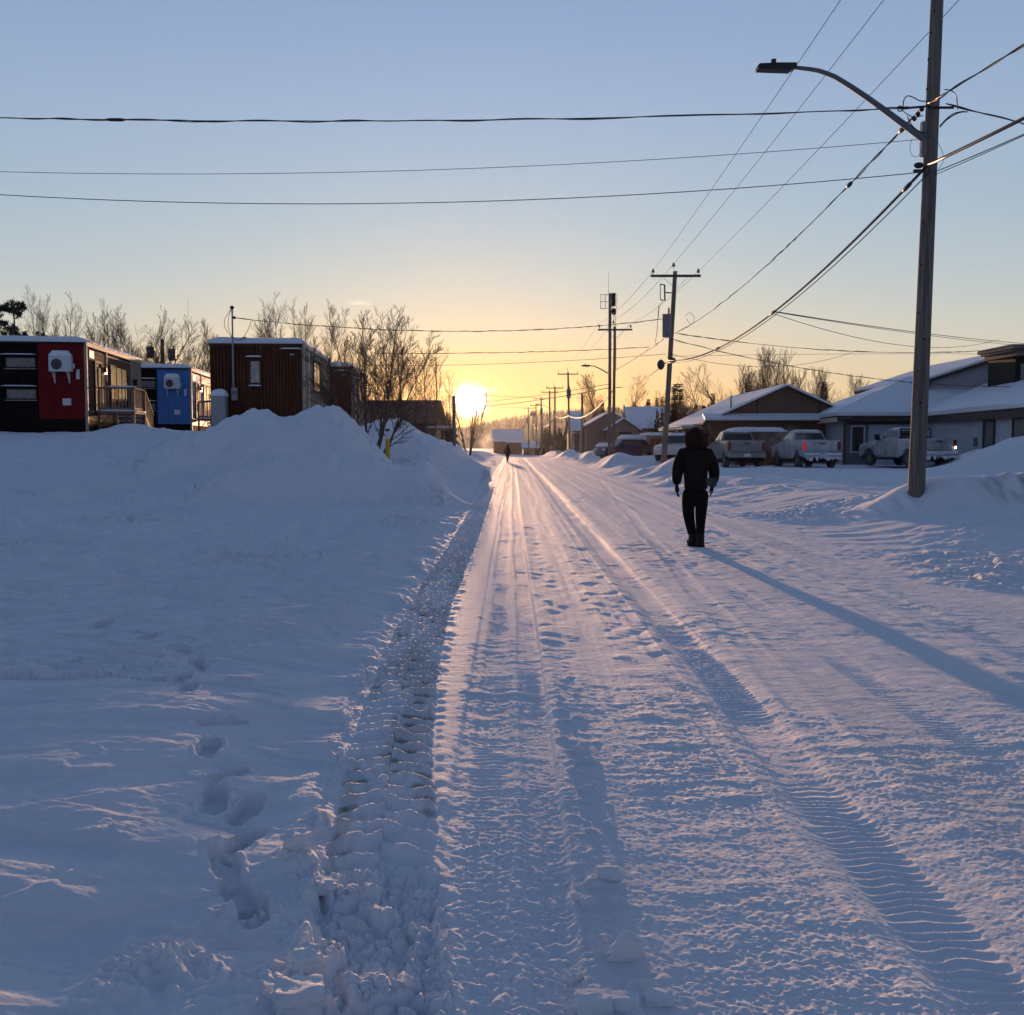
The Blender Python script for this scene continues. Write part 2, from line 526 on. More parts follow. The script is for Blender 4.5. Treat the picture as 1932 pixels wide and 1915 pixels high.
def detail(x, y, sp_):
    """fine relief; sp_ = local spacing of the mesh, short waves fade where it cannot carry them"""
    def k(lam):
        return np.clip(lam / (1.9 * sp_) - .35, 0, 1)
    dirt = np.zeros_like(x)
    u = x - .05 * pn(y * .12, 5.5, 40)
    c1 = np.interp(y, T1Y, T1X)
    field = 1 - sm(-.36, -.24, x - c1)
    road = (1 - field) * (1 - sm(5.0, 6.2, u + .5 * pn(y * .3, 1.7, 41)))
    rough = sm(4.8, 6.0, u)
    v1 = x - c1
    h = np.zeros_like(x)
    # ---- field on the left: wind-scoured ridges and crust
    xr, yr = rot2(x, y, -.16)
    f = .050 * pn(xr * .35, yr * 1.0, 50) * np.clip(.35 + pn(x * .25, y * .3, 51) * 1.6, 0, 1)
    f += .030 * pn(xr * .8, yr * 2.2, 52) + .020 * np.maximum(pn(xr * 1.5, yr * 5.0, 53), 0) * k(.2)
    crust = np.clip(pn(x * .45, y * .8, 54) * 2.6 + .1, 0, 1)
    f += crust * k(.1) * (.014 * np.abs(pn(xr * 5, yr * 12, 55)) + .010 * np.maximum(pn(xr * 11, yr * 20, 56), 0) * k(.05))
    f += .0032 * pn(x * 17, y * 30, 57) * k(.04)
    xd, yd = rot2(x, y, .45)
    f += .028 * pn(xd * .5, yd * 1.9, 58) * (1 - sm(6, 10, y)) + .010 * np.abs(pn(xd * 2, yd * 8, 59)) * (1 - sm(5, 9, y)) * k(.12)
    f += (.012 * sm(.05, .12, pn(xd * .9, yd * 2.6, 163)) + .010 * sm(.0, .05, pn(xr * 1.1, yr * 3.3, 164))) * (1 - sm(14, 26, y))
    f += .0022 * np.abs(pn(x * 34, y * 50, 165)) * k(.02)
    f = f * 1.25 + (.030 * np.maximum(pn(xr * .9 + 7, yr * 2.6, 190), 0) + .022 * np.maximum(pn(xr * 1.8, yr * 6, 191), 0) * k(.15) + .012 * np.maximum(pn(xr * 4.5, yr * 14, 192) - .1, 0) * k(.07)) * np.clip(.5 + 1.6 * pn(x * .2, y * .22, 193), .1, 1.2)
    h += field * f * (1 + .9 * sm(7, 13, y))
    # lumps kicked out on the field near the camera
    for px_, py_, r_, h_ in ((560, 1632, .10, .05), (470, 1728, .11, .06), (290, 1810, .16, .06), (350, 1835, .12, .05), (235, 1875, .12, .05), (430, 1880, .15, .05), (210, 1612, .09, .02), (640, 1440, .08, .04), (600, 1560, .10, .05), (505, 1000, .25, .06), (455, 1028, .35, .06), (120, 1020, .3, .05)):
        p = gp(px_, py_)
        d = np.sqrt((x - p.x) ** 2 + ((y - p.y)) ** 2) / r_ + .55 * pn(x * 14, y * 14, 60)
        g = np.clip(1 - d * .62, 0, 1) ** 1.3
        h += h_ * g * (1 + .5 * pn(x * 40, y * 40, 61) * k(.03))
        if py_ > 1500 and px_ > 450: dirt = np.maximum(dirt, .35 * g * sm(-.1, .3, pn(x * 30, y * 30, 62)))
    # ---- road: ruts along it, crust, polished strips
    ru = .026 * pn(u * 1.5 + 3.3, y * .035, 70) + .015 * pn(u * 4.0, y * .05, 71) + .007 * pn(u * 9.0, y * .25, 72) + .0035 * pn(u * 20, y * .5, 73) * k(.05)
    strip = np.exp(-((u + .40) / .09) ** 2) + .9 * np.exp(-((u - .62) / .12) ** 2) * sm(5, 8, y) + .8 * sm(1.75, 2.1, u) * np.clip(.2 + 1.8 * pn(u * .8, y * .15, 74), 0, 1)
    strip = np.clip(strip, 0, 1)
    gran = (.55 + .75 * np.clip(.5 + 1.6 * pn(x * 1.3, y * .9, 67), 0, 1)) * 1.15 * (1 - .85 * strip) * np.clip(.58 + 1.7 * pn(u * .55, y * .24, 75), .15, 1.35)
    gr = .006 * np.maximum(pn(u * 7, y * 13, 76), -.1) * k(.1) + .0055 * np.abs(pn(u * 16, y * 27, 77)) * k(.05) + .0062 * np.maximum(pn(u * 36, y * 60, 78), -.05) * k(.020) + .003 * pn(u * 60, y * 90, 79) * k(.014) + .010 * np.maximum(pn(u * 3, y * 6, 80), 0)
    mid = .016 * pn(u * 1.3, y * .8, 141) + .015 * np.abs(pn(u * 3.2, y * 1.9, 142)) * k(.35) + .012 * np.maximum(pn(u * 6, y * 3.6, 143), 0) * k(.18)
    mid = mid * (1 - .8 * strip) * np.clip(.7 + 1.5 * pn(u * .7, y * .16, 144), .15, 1.4) * sm(3.5, 9, y) * 1.15 * (1 - .55 * sm(60, 140, y))
    # old tracks that cross the main ones at a slant
    for c0, sl_, w_ in ((2.2, .055, .10), (3.6, .048, .12), (4.4, -.05, .1), (5.3, -.11, .12)):
        vv = u - c0 - sl_ * (y - 14) - .12 * pn(y * .15, c0, 145)
        mid = mid - .009 * np.exp(-(vv / w_) ** 4) * 1 + .006 * np.exp(-((np.abs(vv) - w_ * 1.3) / .04) ** 2) * (.5 + pn(x * 3, y, 146))
    t3 = np.exp(-((u - 1.42 - .03 * pn(y * .3, 2.2, 147)) / .20) ** 4)
    t2 = sm(-.31, -.27, u) * (1 - sm(.20, .225, u)) * (1 - sm(30, 60, y))
    lane = np.maximum(t3, .8 * t2)
    mid = mid * (1 - .75 * lane)
    h += road * (-.034 * t3 - .014 * t2)
    h += road * (ru * (1 - .5 * lane) + gran * gr + mid)
    # fine parallel tread prints of light vehicles
    for c, w, dep, lam in ((-.12, .10, .016, .052), (.12, .09, .016, .047), (1.42, .15, .030, .06), (1.10, .06, .010, .05), (2.45, .13, .014, .055), (3.15, .12, .014, .06), (3.9, .14, .018, .06), (4.6, .12, .016, .06)):
        vv = u - c - .03 * pn(y * .35, c * 9, 79)
        m = np.clip(1 - (np.abs(vv) / w) ** 4, 0, 1)
        tr = np.abs(((y / lam + .35 * np.abs(vv) / w + .9 * pn(x * 5, y * 5, 81)) % 1) - .5) * 2
        h += -dep * m * (.7 + .8 * pn(x * 1.6, y * .9, 80)) + m * .40 * dep * tr * k(lam) * np.clip(.25 + 2.2 * pn(x * 1.4 + c, y * .8, 82), 0, 1)
    # wall of the shallow lane where T2 ends
    h += .014 * sm(.20, .235, u) * (1 - sm(.24, .5, u)) * sm(3.4, 4.2, y)
    # ---- the heavy tread track
    half = .205
    m = 1 - sm(half - .015, half + .02, np.abs(v1 + .030 * pn(y * 2.2, 9.1, 83) + .02 * pn(x * 9, y * 7, 68)))
    edge = np.exp(-((np.abs(v1) - half - .045) / .04) ** 2)
    near = sm(3.35, 3.95, y + .35 * pn(x * 2.2, y * 1.5, 84))
    half_shift = np.where(v1 > 0, .5, 0) * 0.9
    ph = y / .172 + half_shift + 1.15 * np.abs(v1) / half * .5 + .22 * pn(x * 4, y * 4, 85)
    fr = ph % 1.0
    lug = np.clip(fr / .72, 0, 1) ** 1.6 * (1 - sm(.80, .97, fr))
    lug = lug * (.65 + .6 * pn(x * 9, y * 9, 86) + .25)
    h += m * (-.026 - .018 * (1 - near) + .060 * lug * near * k(.15)) + edge * .012 * (.6 + 1.4 * pn(x * 5, y * 7, 87))
    h += m * .012 * np.abs(pn(x * 22, y * 22, 88)) * k(.04)
    dirt = np.maximum(dirt, m * near * .9 * sm(-.12, .25, pn(x * 3.0, y * .9, 89) + .12 * (v1 > -.03) + .35 * pn(x * 20, y * 20, 90)) * (1 - sm(11, 20, y)) * (.35 + .65 * (fr < .45)))
    # ---- loose broken snow in the foreground
    loose = sm(-.27, -.2, v1) * (1 - sm(.2, .28, v1)) * (1 - near)
    lump = np.maximum(np.abs(pn(x * 9, y * 9, 91)), .8 * np.abs(pn(x * 15, y * 15, 92)))
    mk = loose > .01
    cl = np.zeros_like(x)
    cl[mk] = .075 * clods(x[mk], y[mk], 6.0, 170) + .030 * clods(x[mk], y[mk], 15.0, 171) + .012 * clods(x[mk], y[mk], 34.0, 172)
    h += loose * (cl - .015 + .03 * pn(x * 2.2, y * 2.2, 94))
    mk = (np.abs(v1 + half + .07) < .16) & (y < 16)
    cl = np.zeros_like(x)
    cl[mk] = (.035 * clods(x[mk], y[mk], 8.0, 173) * sm(.05, .3, pn(x[mk] * 1.7, y[mk] * 1.7, 174)) + .010 * clods(x[mk], y[mk], 22.0, 175)) * np.exp(-((v1[mk] + half + .07) / .07) ** 2)
    h += cl
    mk = (x < -1.0) & (x > -8) & (y > 23) & (y < 90)
    cl = np.zeros_like(x)
    cl[mk] = (.15 * clods(x[mk], y[mk], .9, 176) + .09 * clods(x[mk], y[mk], 2.2, 177)) * np.clip(.1 + 2.2 * pn(x[mk] * .35, y[mk] * .3, 178), 0, 1) * (.35 * sm(-1.1, -1.6, x[mk]) + .65 * sm(-2.0, -3.0, x[mk])) * (1 - .6 * sm(-5.5, -8, x[mk]))
    h += cl * sm(23, 27, y)
    mk = (x < -1.2) & (y > 6.5) & (y < 34) & (np.abs(x) < y * .62)
    cl = np.zeros_like(x)
    xm, ym = x[mk], y[mk]
    cl[mk] = np.clip(2.6 * pn(xm * .33, ym * .5, 182) - .12, 0, 1) * (.10 * clods(xm, ym * 1.5, 2.1, 183) + .06 * clods(xm, ym * 1.7, 5.0, 184)) + .020 * sm(.05, .14, pn(xm * .8, ym * 2.6, 185)) + .022 * sm(.10, .14, pn(xm * 1.9, ym * 5.5, 186))
    h += cl * sm(-1.2, -1.8, x)
    mk = (x > 4.5) & (x < 13) & (y > 9) & (y < 60)
    cl = np.zeros_like(x)
    cl[mk] = (.10 * clods(x[mk], y[mk], 1.6, 179) + .05 * clods(x[mk], y[mk], 4.2, 180)) * np.clip(2.4 * pn(x[mk] * .4, y[mk] * .28, 181) - .1, 0, 1) * sm(4.6, 5.8, x[mk])
    h += cl
    l2 = sm(-.28, -.16, u) * (1 - sm(.15, .45, u)) * (1 - sm(3.6, 5.2, y + .6 * pn(x * 2, y * 2, 95)))
    h += l2 * (.020 * np.abs(pn(x * 17, y * 20, 96)) + .012 * np.abs(pn(x * 32, y * 38, 97)) * k(.03))
    l3 = np.exp(-((u - .34) / .09) ** 2) * (1 - sm(5, 8, y))
    h += l3 * .030 * np.clip(pn(x * 12, y * 12, 98) * 3 - .5, 0, 1)
    # rough lip between field and tread
    lip = np.exp(-((v1 + half + .11) / .08) ** 2) * (1 - sm(30, 45, y))
    h += lip * (.006 + .030 * np.maximum(pn(x * 3.5, y * 3.5, 99), 0) + .014 * np.abs(pn(x * 16, y * 16, 100)) * k(.05))
    # ---- rough crust at the right of the road and on the plough banks
    pr = np.clip(.25 + 1.7 * pn(x * .33, y * .3, 110), 0, 1) * rough
    h += pr * (.085 * np.maximum(pn(x * 1.3, y * 1.5, 111), 0) + .05 * np.abs(pn(x * 2.8, y * 3.2, 112)) + .02 * np.abs(pn(x * 6.5, y * 8, 113)) * k(.12) + .008 * np.abs(pn(x * 15, y * 18, 114)) * k(.06))
    h += rough * .022 * pn(x * .9, y * 2.1, 115)
    lb = sm(-1.0, -1.5, x) * (1 - sm(-4.6, -6.0, x)) * sm(25.5, 31, y)
    h += lb * (.35 + .65 * sm(-2, -3, x)) * (.12 * np.maximum(pn(x * .9, y * .55, 116), 0) + .10 * np.abs(pn(x * 1.7, y * 1.2, 117)) + .04 * np.abs(pn(x * 4, y * 3, 118)) * k(.25))
    hb = sm(-2.1, -3.2, x) * (1 - sm(-10.5, -12.5, x)) * sm(23.0, 25.5, y + .4 * pn(x * .8, 4.4, 151)) * (1 - sm(44, 60, y))
    h += hb * 1.5 * (.10 * pn(x * .9, y * .7, 152) + .09 * np.abs(pn(x * 2.0, y * 1.5, 153)) + .045 * np.abs(pn(x * 4.6, y * 3.4, 154)) * k(.25) + .018 * np.abs(pn(x * 11, y * 8, 155)) * k(.1) - .07 * sm(.1, .3, pn(x * .6 + .3 * y, y * .25, 156)))
    oldtr = field * sm(8, 13, y) * (1 - sm(-2.6, -1.6, x))
    for c0, sl_, w_ in ((-6.2, -.30, .22), (-7.9, -.30, .22), (-9.5, -.62, .25), (-3.9, -.16, .2)):
        vv = x - c0 - sl_ * (y - 20) - .3 * pn(y * .12, c0, 157)
        h += oldtr * (-.085 * np.exp(-(vv / w_) ** 4) * (.6 + .4 * pn(x * 3, y * 3, 158)) + .03 * np.exp(-((np.abs(vv) - w_ * 1.4) / .10) ** 2)) * np.clip(.5 + 1.6 * pn(y * .2, c0, 159), 0, 1)
    h += oldtr * np.clip(pn(x * .3, y * .25, 160) * 2.4, 0, 1) * (.045 * np.abs(pn(x * 1.4, y * 1.8, 161)) + .025 * np.abs(pn(x * 3.5, y * 5, 162)) * k(.25))
    # cut face with vertical flutes at the near pole
    fl = np.exp(-((y - (20.3 - .18 * (x - 8.3)) + .12 * pn(x * 1.2, 3.1, 119)) / .35) ** 2) * sm(6.0, 7.6, x)
    h += fl * (.16 * pn(x * 5.5, y * .6, 120) + .07 * pn(x * 12, y * 1.0, 121) * k(.1))
    dirt = np.maximum(dirt, .75 * np.exp(-((y - 19.7 + .14 * (x - 9.6)) / .42) ** 2) * sm(8.9, 9.5, x) * (1 - sm(11.6, 12.6, x)) * sm(-.35, .25, pn(x * 6, y * 1.5, 122)))
    dirt = np.maximum(dirt, .5 * np.exp(-(((x + 1.75) / .22) ** 2 + ((y - 25.2) / .7) ** 2)) * sm(-.1, .3, pn(x * 6, y * 4, 123)))
    dirt = np.maximum(dirt, .10 * road * sm(0, .5, pn(u * 2.2, y * .12, 124)))
    # lot behind the near pole: packed and smoother
    # ---- boot prints across the field
    for px_, py_, a in FOOT:
        p = gp(px_, py_, .08)
        m2 = (np.abs(x - p.x) < .5) & (np.abs(y - p.y) < .6)
        if not m2.any():
            continue
        uu, vv = rot2(x[m2] - p.x, y[m2] - p.y, -a)
        uu = uu + .012 * pn(x[m2] * 12, y[m2] * 12, 125)
        r = ((uu / .055) ** 2) ** 1.3 + ((vv / .15) ** 2) ** 1.5
        hole = 1 - sm(.8, 1.15, r)
        rim = np.exp(-((r - 1.75) / .6) ** 2)
        h[m2] += -.060 * hole + .014 * rim * (.4 + 1.5 * pn(x[m2] * 14, y[m2] * 14, 126)) + .006 * hole * np.abs(((vv / .03) % 1) - .5)
    # a shallow dragged groove that links the prints
    gx = [gp(a_[0] - 8, a_[1], .08) for a_ in FOOT[8:15]]
    g_y = np.array([p.y for p in gx])[::-1]; g_x = np.array([p.x for p in gx])[::-1]
    o_ = np.argsort(g_y)
    cx = np.interp(y, g_y[o_], g_x[o_])
    h += -.010 * np.exp(-((x - cx) / .05) ** 2) * sm(g_y.min(), g_y.min() + .2, y) * (1 - sm(g_y.max() - .3, g_y.max(), y))
    return h, np.clip(dirt, 0, 1)

def make_ground():
    rr = [0.35, .8, 1.2, 1.6, 1.9, 2.1, 2.3]
    r = 2.4
    while r < 4200:
        rr.append(r)
        r *= 1 + (.0024 if r < 12 else .0038 if r < 60 else .010 if r < 420 else .05)
    rr = np.array(rr)
    th = []
    a = -180.0
    while a < 180.0 - 1e-6:
        th.append(a)
        b = abs(a + 1e-9)
        a += .05 if b < 29.5 else .25 if b < 42 else 1.0 if b < 70 else 4.0
    th = np.radians(np.array(th))
    dth = np.abs(np.diff(np.append(th, th[0] + 2 * np.pi)))
    nr, nth = len(rr), len(th)
    RR, TH = np.meshgrid(rr, th, indexing='ij')
    X = (RR * np.sin(TH)).ravel(); Y = (RR * np.cos(TH)).ravel()
    dr = np.gradient(rr)
    SPc = np.maximum(RR * dth[None, :], dr[:, None] * .75).ravel()
    SPc = np.clip(SPc, .004, None)
    Z = macro(X, Y)
    # work in blocks of rows that carry fine detail
    lim = int(np.searchsorted(rr, 420)) * nth
    H, D = detail(X[:lim], Y[:lim], SPc[:lim])
    fade = 1 - sm(250, 420, np.hypot(X[:lim], Y[:lim]))
    Z[:lim] += H * fade
    far = np.hypot(X, Y)
    Z = np.where(far > 300, Z * (1 - sm(300, 600, far)) + -1.0 * sm(300, 600, far), Z)
    dirt = np.zeros(nr * nth, np.float32); dirt[:lim] = D
    nv = nr * nth + 1
    co = np.empty((nv, 3), np.float32)
    co[:-1, 0] = X; co[:-1, 1] = Y; co[:-1, 2] = Z
    co[-1] = (0, 0, 0)
    i = np.arange(nr - 1)[:, None] * nth; j = np.arange(nth)[None, :]; j2 = (j + 1) % nth
    quads = np.stack([i + j, i + nth + j, i + nth + j2, i + j2], axis=-1).reshape(-1, 4)[:, ::-1]
    jj = np.arange(nth)
    tris = np.stack([np.full(nth, nv - 1), (jj + 1) % nth, jj], axis=-1)
    me = bpy.data.meshes.new("snow_ground")
    me.vertices.add(nv)
    me.vertices.foreach_set('co', co.ravel())
    nl = quads.size + tris.size
    me.loops.add(nl)
    me.loops.foreach_set('vertex_index', np.concatenate([quads.ravel(), tris.ravel()]).astype(np.int32))
    npoly = len(quads) + len(tris)
    me.polygons.add(npoly)
    ls = np.concatenate([np.arange(len(quads)) * 4, quads.size + np.arange(len(tris)) * 3]).astype(np.int32)
    me.polygons.foreach_set('loop_start', ls)
    me.update(calc_edges=True)
    me.polygons.foreach_set('use_smooth', np.ones(npoly, bool))
    at_ = me.attributes.new('dirt', 'FLOAT', 'POINT')
    at_.data.foreach_set('value', np.append(dirt, 0).astype(np.float32))
    me.validate()
    if sum(p.normal.z for p in me.polygons[:50]) < 0:
        me.flip_normals()
    o = bpy.data.objects.new("snow_ground", me)
    COL.objects.link(o)
    # material
    m = bpy.data.materials.new('packed_snow'); m.use_nodes = True
    t = m.node_tree; b = t.nodes['Principled BSDF']
    at2 = t.nodes.new('ShaderNodeAttribute'); at2.attribute_name = 'dirt'
    mx = t.nodes.new('ShaderNodeMix'); mx.data_type = 'RGBA'
    mx.inputs['B'].default_value = (.23, .215, .17, 1)
    nz = t.nodes.new('ShaderNodeTexNoise'); nz.inputs['Scale'].default_value = 1.3; nz.inputs['Detail'].default_value = 8
    tcg = t.nodes.new('ShaderNodeTexCoord'); t.links.new(tcg.outputs['Object'], nz.inputs['Vector'])
    mc = t.nodes.new('ShaderNodeMix'); mc.data_type = 'RGBA'
    mc.inputs['A'].default_value = (.70, .735, .79, 1); mc.inputs['B'].default_value = (.82, .84, .87, 1)
    t.links.new(nz.outputs[0], mc.inputs['Factor'])
    t.links.new(mc.outputs['Result'], mx.inputs['A'])
    t.links.new(at2.outputs['Fac'], mx.inputs['Factor'])
    t.links.new(mx.outputs['Result'], b.inputs['Base Color'])
    b.inputs['Roughness'].default_value = .75
    b.inputs['Specular IOR Level'].default_value = .05
    n1 = t.nodes.new('ShaderNodeTexNoise'); n1.inputs['Scale'].default_value = 95; n1.inputs['Detail'].default_value = 4
    t.links.new(tcg.outputs['Object'], n1.inputs['Vector'])
    b1 = t.nodes.new('ShaderNodeBump'); b1.inputs['Strength'].default_value = .55; b1.inputs['Distance'].default_value = .004
    t.links.new(n1.outputs[0], b1.inputs['Height'])
    mpg = t.nodes.new('ShaderNodeMapping'); mpg.inputs['Scale'].default_value = (1.0, 2.1, 1.0)
    t.links.new(tcg.outputs['Object'], mpg.inputs[0])
    n2 = t.nodes.new('ShaderNodeTexNoise'); n2.inputs['Scale'].default_value = 4.5; n2.inputs['Detail'].default_value = 9; n2.inputs['Roughness'].default_value = .68
    t.links.new(mpg.outputs[0], n2.inputs['Vector'])
    b2 = t.nodes.new('ShaderNodeBump'); b2.inputs['Strength'].default_value = .55; b2.inputs['Distance'].default_value = .05
    t.links.new(n2.outputs[0], b2.inputs['Height']); t.links.new(b1.outputs[0], b2.inputs['Normal'])
    t.links.new(b2.outputs[0], b.inputs['Normal'])
    me.materials.append(m)
    M['ground'] = m
    tag(o, kind='structure')
    return o
make_ground()
# ------------------------------------------------------------------ materials for what is built
M['red'] = mat('red_panel', (.15, .010, .011), .75, spec=.12, noise=(3, .15))
M['blue'] = mat('blue_panel', (.06, .19, .46), .75, spec=.15, noise=(3, .12))
M['black_clad'] = mat('black_cladding', (.014, .010, .009), .85, spec=.08, noise=(4, .3))
M['brown_clad'] = mat('brown_cladding', (.095, .038, .020), .8, spec=.1, noise=(2.5, .35, (6, 6, .5)))
M['tan_clad'] = mat('tan_cladding', (.26, .195, .14), .65, noise=(3, .2, (6, 6, .5)))
M['wood_side'] = mat('stained_wood_siding', (.14, .072, .055), .8, spec=.12, noise=(2.2, .3, (1, 1, 9)))
M['grey_side'] = mat('pale_grey_siding', (.42, .42, .43), .6, noise=(2.2, .15, (1, 1, 9)))
M['trim'] = mat('pale_trim', (.34, .30, .25), .6, noise=(5, .12))
M['dark_trim'] = mat('dark_trim', (.02, .017, .016), .7, spec=.15)
M['glass'] = mat('window_glass', (.02, .022, .026), .06, spec=.8)
M['glass_dull'] = mat('curtained_glass', (.16, .155, .15), .25, spec=.6, noise=(4, .3, (3, 3, .6)))
M['curtain'] = mat('lace_curtain', (.42, .38, .34), .7, noise=(9, .35, (1, 1, .35)))
M['deckwood'] = mat('weathered_deck_wood', (.17, .125, .095), .75, noise=(6, .3, (1, 1, 5)))
M['white_metal'] = mat('white_painted_metal', (.62, .63, .64), .45)
M['grey_metal'] = mat('grey_metal', (.30, .31, .33), .45, metal=.3, noise=(6, .15))
M['dark_metal'] = mat('dark_metal', (.03, .03, .032), .5, metal=.4)
M['concrete'] = mat('skirt_board', (.02, .015, .014), .9, spec=.08, noise=(3, .3))
M['shingle'] = mat('brown_shingles', (.15, .085, .055), .85, noise=(2, .4, (1, 3, 3)), bump=(14, .6, .03))  # brown shingles, their colour warmed to carry the sun's veiling glow
M['brown_side'] = mat('brown_vinyl_siding', (.13, .082, .06), .65, noise=(1.6, .2, (1, 1, 6)))
M['beige_side'] = mat('beige_siding', (.22, .165, .14), .65, noise=(2, .15, (1, 1, 6)))
M['white_side'] = mat('white_wall_board', (.40, .43, .48), .6, noise=(1.2, .12))
M['grey_panel'] = mat('slate_grey_panel', (.11, .115, .13), .65, noise=(1.5, .15))
M['fascia'] = mat('dark_fascia', (.045, .036, .032), .7)
M['fascia_light'] = mat('light_fascia', (.55, .46, .33), .6, noise=(3, .25))
M['lamp_on'] = mat('lit_lamp', (1, .95, .85), .5, emit=((1.0, .88, .66), 9.0))
M['led_on'] = mat('lit_vehicle_lamp', (1, 1, 1), .5, emit=((.95, .97, 1.0), 5.0))
M['tail_on'] = mat('lit_tail_lamp', (.6, .02, .02), .4, emit=((1.0, .05, .04), .12))
M['orange_brown'] = mat('rust_brown_panel', (.16, .07, .035), .7, noise=(3, .3))

def corr(mb, p0, p1, z0, z1, pitch=.15, depth=.03, nrm=(0, -1)):
    """vertical ribs: a stepped sheet from p0 to p1 in plan"""
    p0, p1 = Vector((*p0, 0)), Vector((*p1, 0))
    L_ = (p1 - p0).length; n = max(2, int(L_ / pitch)); d = (p1 - p0) / n; q = Vector((*nrm, 0)) * depth
    line = []
    for i in range(n):
        a = p0 + d * i
        line += [a, a + d * .12 + q, a + d * .62 + q, a + d * .74]
    line.append(p1)
    o = len(mb.v)
    for a in line:
        mb.v.append(Vector((a.x, a.y, z0))); mb.v.append(Vector((a.x, a.y, z1)))
    for i in range(len(line) - 1):
        mb.f.append((o + 2 * i, o + 2 * i + 2, o + 2 * i + 3, o + 2 * i + 1))
    return mb

def laps(mb, p0, p1, z0, z1, pitch=.18, depth=.025, nrm=(0, -1), top=None):
    """horizontal boards, each leaning out at its foot; top(t)->z lets the sheet follow a gable"""
    p0, p1 = Vector((*p0, 0)), Vector((*p1, 0)); q = Vector((*nrm, 0)) * depth
    n = max(1, int(round((z1 - z0) / pitch)))
    h = (z1 - z0) / n
    for i in range(n):
        a, b = z0 + i * h, z0 + (i + 1) * h
        t0, t1 = 0.0, 1.0
        if top:
            t0, t1 = top(b)
            if t1 - t0 < .01: continue
        A = p0.lerp(p1, t0); B = p0.lerp(p1, t1)
        o = len(mb.v)
        for P_ in (A, B):
            mb.v += [Vector((P_.x, P_.y, a)) + q, Vector((P_.x, P_.y, b)), Vector((P_.x, P_.y, a))]
        mb.f += [(o, o + 3, o + 4, o + 1), (o, o + 2, o + 5, o + 3)]
    return mb

def snow_slab(x0, x1, y0, y1, z, h=.22, ov=.06, seed=0, n=(14, 14), edge=.35):
    """a soft slab of snow lying on a flat roof"""
    mb = MB(); nx, ny = n
    rnd = random.Random(seed)
    px_, py_ = rnd.random() * 50, rnd.random() * 50
    xs = np.linspace(x0 - ov, x1 + ov, nx); ys = np.linspace(y0 - ov, y1 + ov, ny)
    X, Y = np.meshgrid(xs, ys, indexing='ij')
    d = np.minimum(np.minimum(X - xs[0], xs[-1] - X), np.minimum(Y - ys[0], ys[-1] - Y))
    e = np.sqrt(np.clip(1 - (1 - np.clip(d / edge, 0, 1)) ** 2, 0, 1))
    Z = z + h * (.30 + .70 * e) * (1 + .22 * pn(X * .5 + px_, Y * .5 + py_, 3))
    o = len(mb.v)
    for i in range(nx):
        for j in range(ny):
            mb.v.append(Vector((X[i, j], Y[i, j], Z[i, j])))
    for i in range(nx - 1):
        for j in range(ny - 1):
            a = o + i * ny + j
            mb.f.append((a, a + ny, a + ny + 1, a + 1))
    bl = [(i, 0) for i in range(nx)] + [(nx - 1, j) for j in range(1, ny)] + [(i, ny - 1) for i in range(nx - 2, -1, -1)] + [(0, j) for j in range(ny - 2, 0, -1)]
    o2 = len(mb.v)
    for i, j in bl:
        mb.v.append(Vector((X[i, j], Y[i, j], z)))
    m_ = len(bl)
    for k in range(m_):
        i, j = bl[k]; i2, j2 = bl[(k + 1) % m_]
        mb.f.append((o + i * ny + j, o2 + k, o2 + (k + 1) % m_, o + i2 * ny + j2))
    mb.f.append(tuple(o2 + k for k in range(m_)))
    return mb

def window(root, x0, x1, z0, z1, face, pos, frame='dark_trim', pane='glass', fr=.05, mull=0, proud=.05):
    """face 'y': in the front plane y=pos looking to -Y; 'x': side plane x=pos looking to +X; '-x' to -X"""
    fm = MB()
    def B(a0, a1, b0, b1, d0, d1, mb):
        if face == 'y': mb.box(a0, a1, pos - d1, pos - d0, b0, b1)
        elif face == 'x': mb.box(pos + d0, pos + d1, a0, a1, b0, b1)
        else: mb.box(pos - d1, pos - d0, a0, a1, b0, b1)
    B(x0 - fr, x0, z0 - fr, z1 + fr, .002, proud, fm); B(x1, x1 + fr, z0 - fr, z1 + fr, .002, proud, fm)
    B(x0, x1, z0 - fr, z0, .002, proud, fm); B(x0, x1, z1, z1 + fr, .002, proud, fm)
    for k in range(mull):
        c = x0 + (x1 - x0) * (k + 1) / (mull + 1)
        B(c - .02, c + .02, z0, z1, .002, proud - .008, fm)
    w = fm.build('window', frame, root)
    pm = MB(); B(x0, x1, z0, z1, .004, proud - .02, pm)
    pm.build('pane', pane, w)
    return w

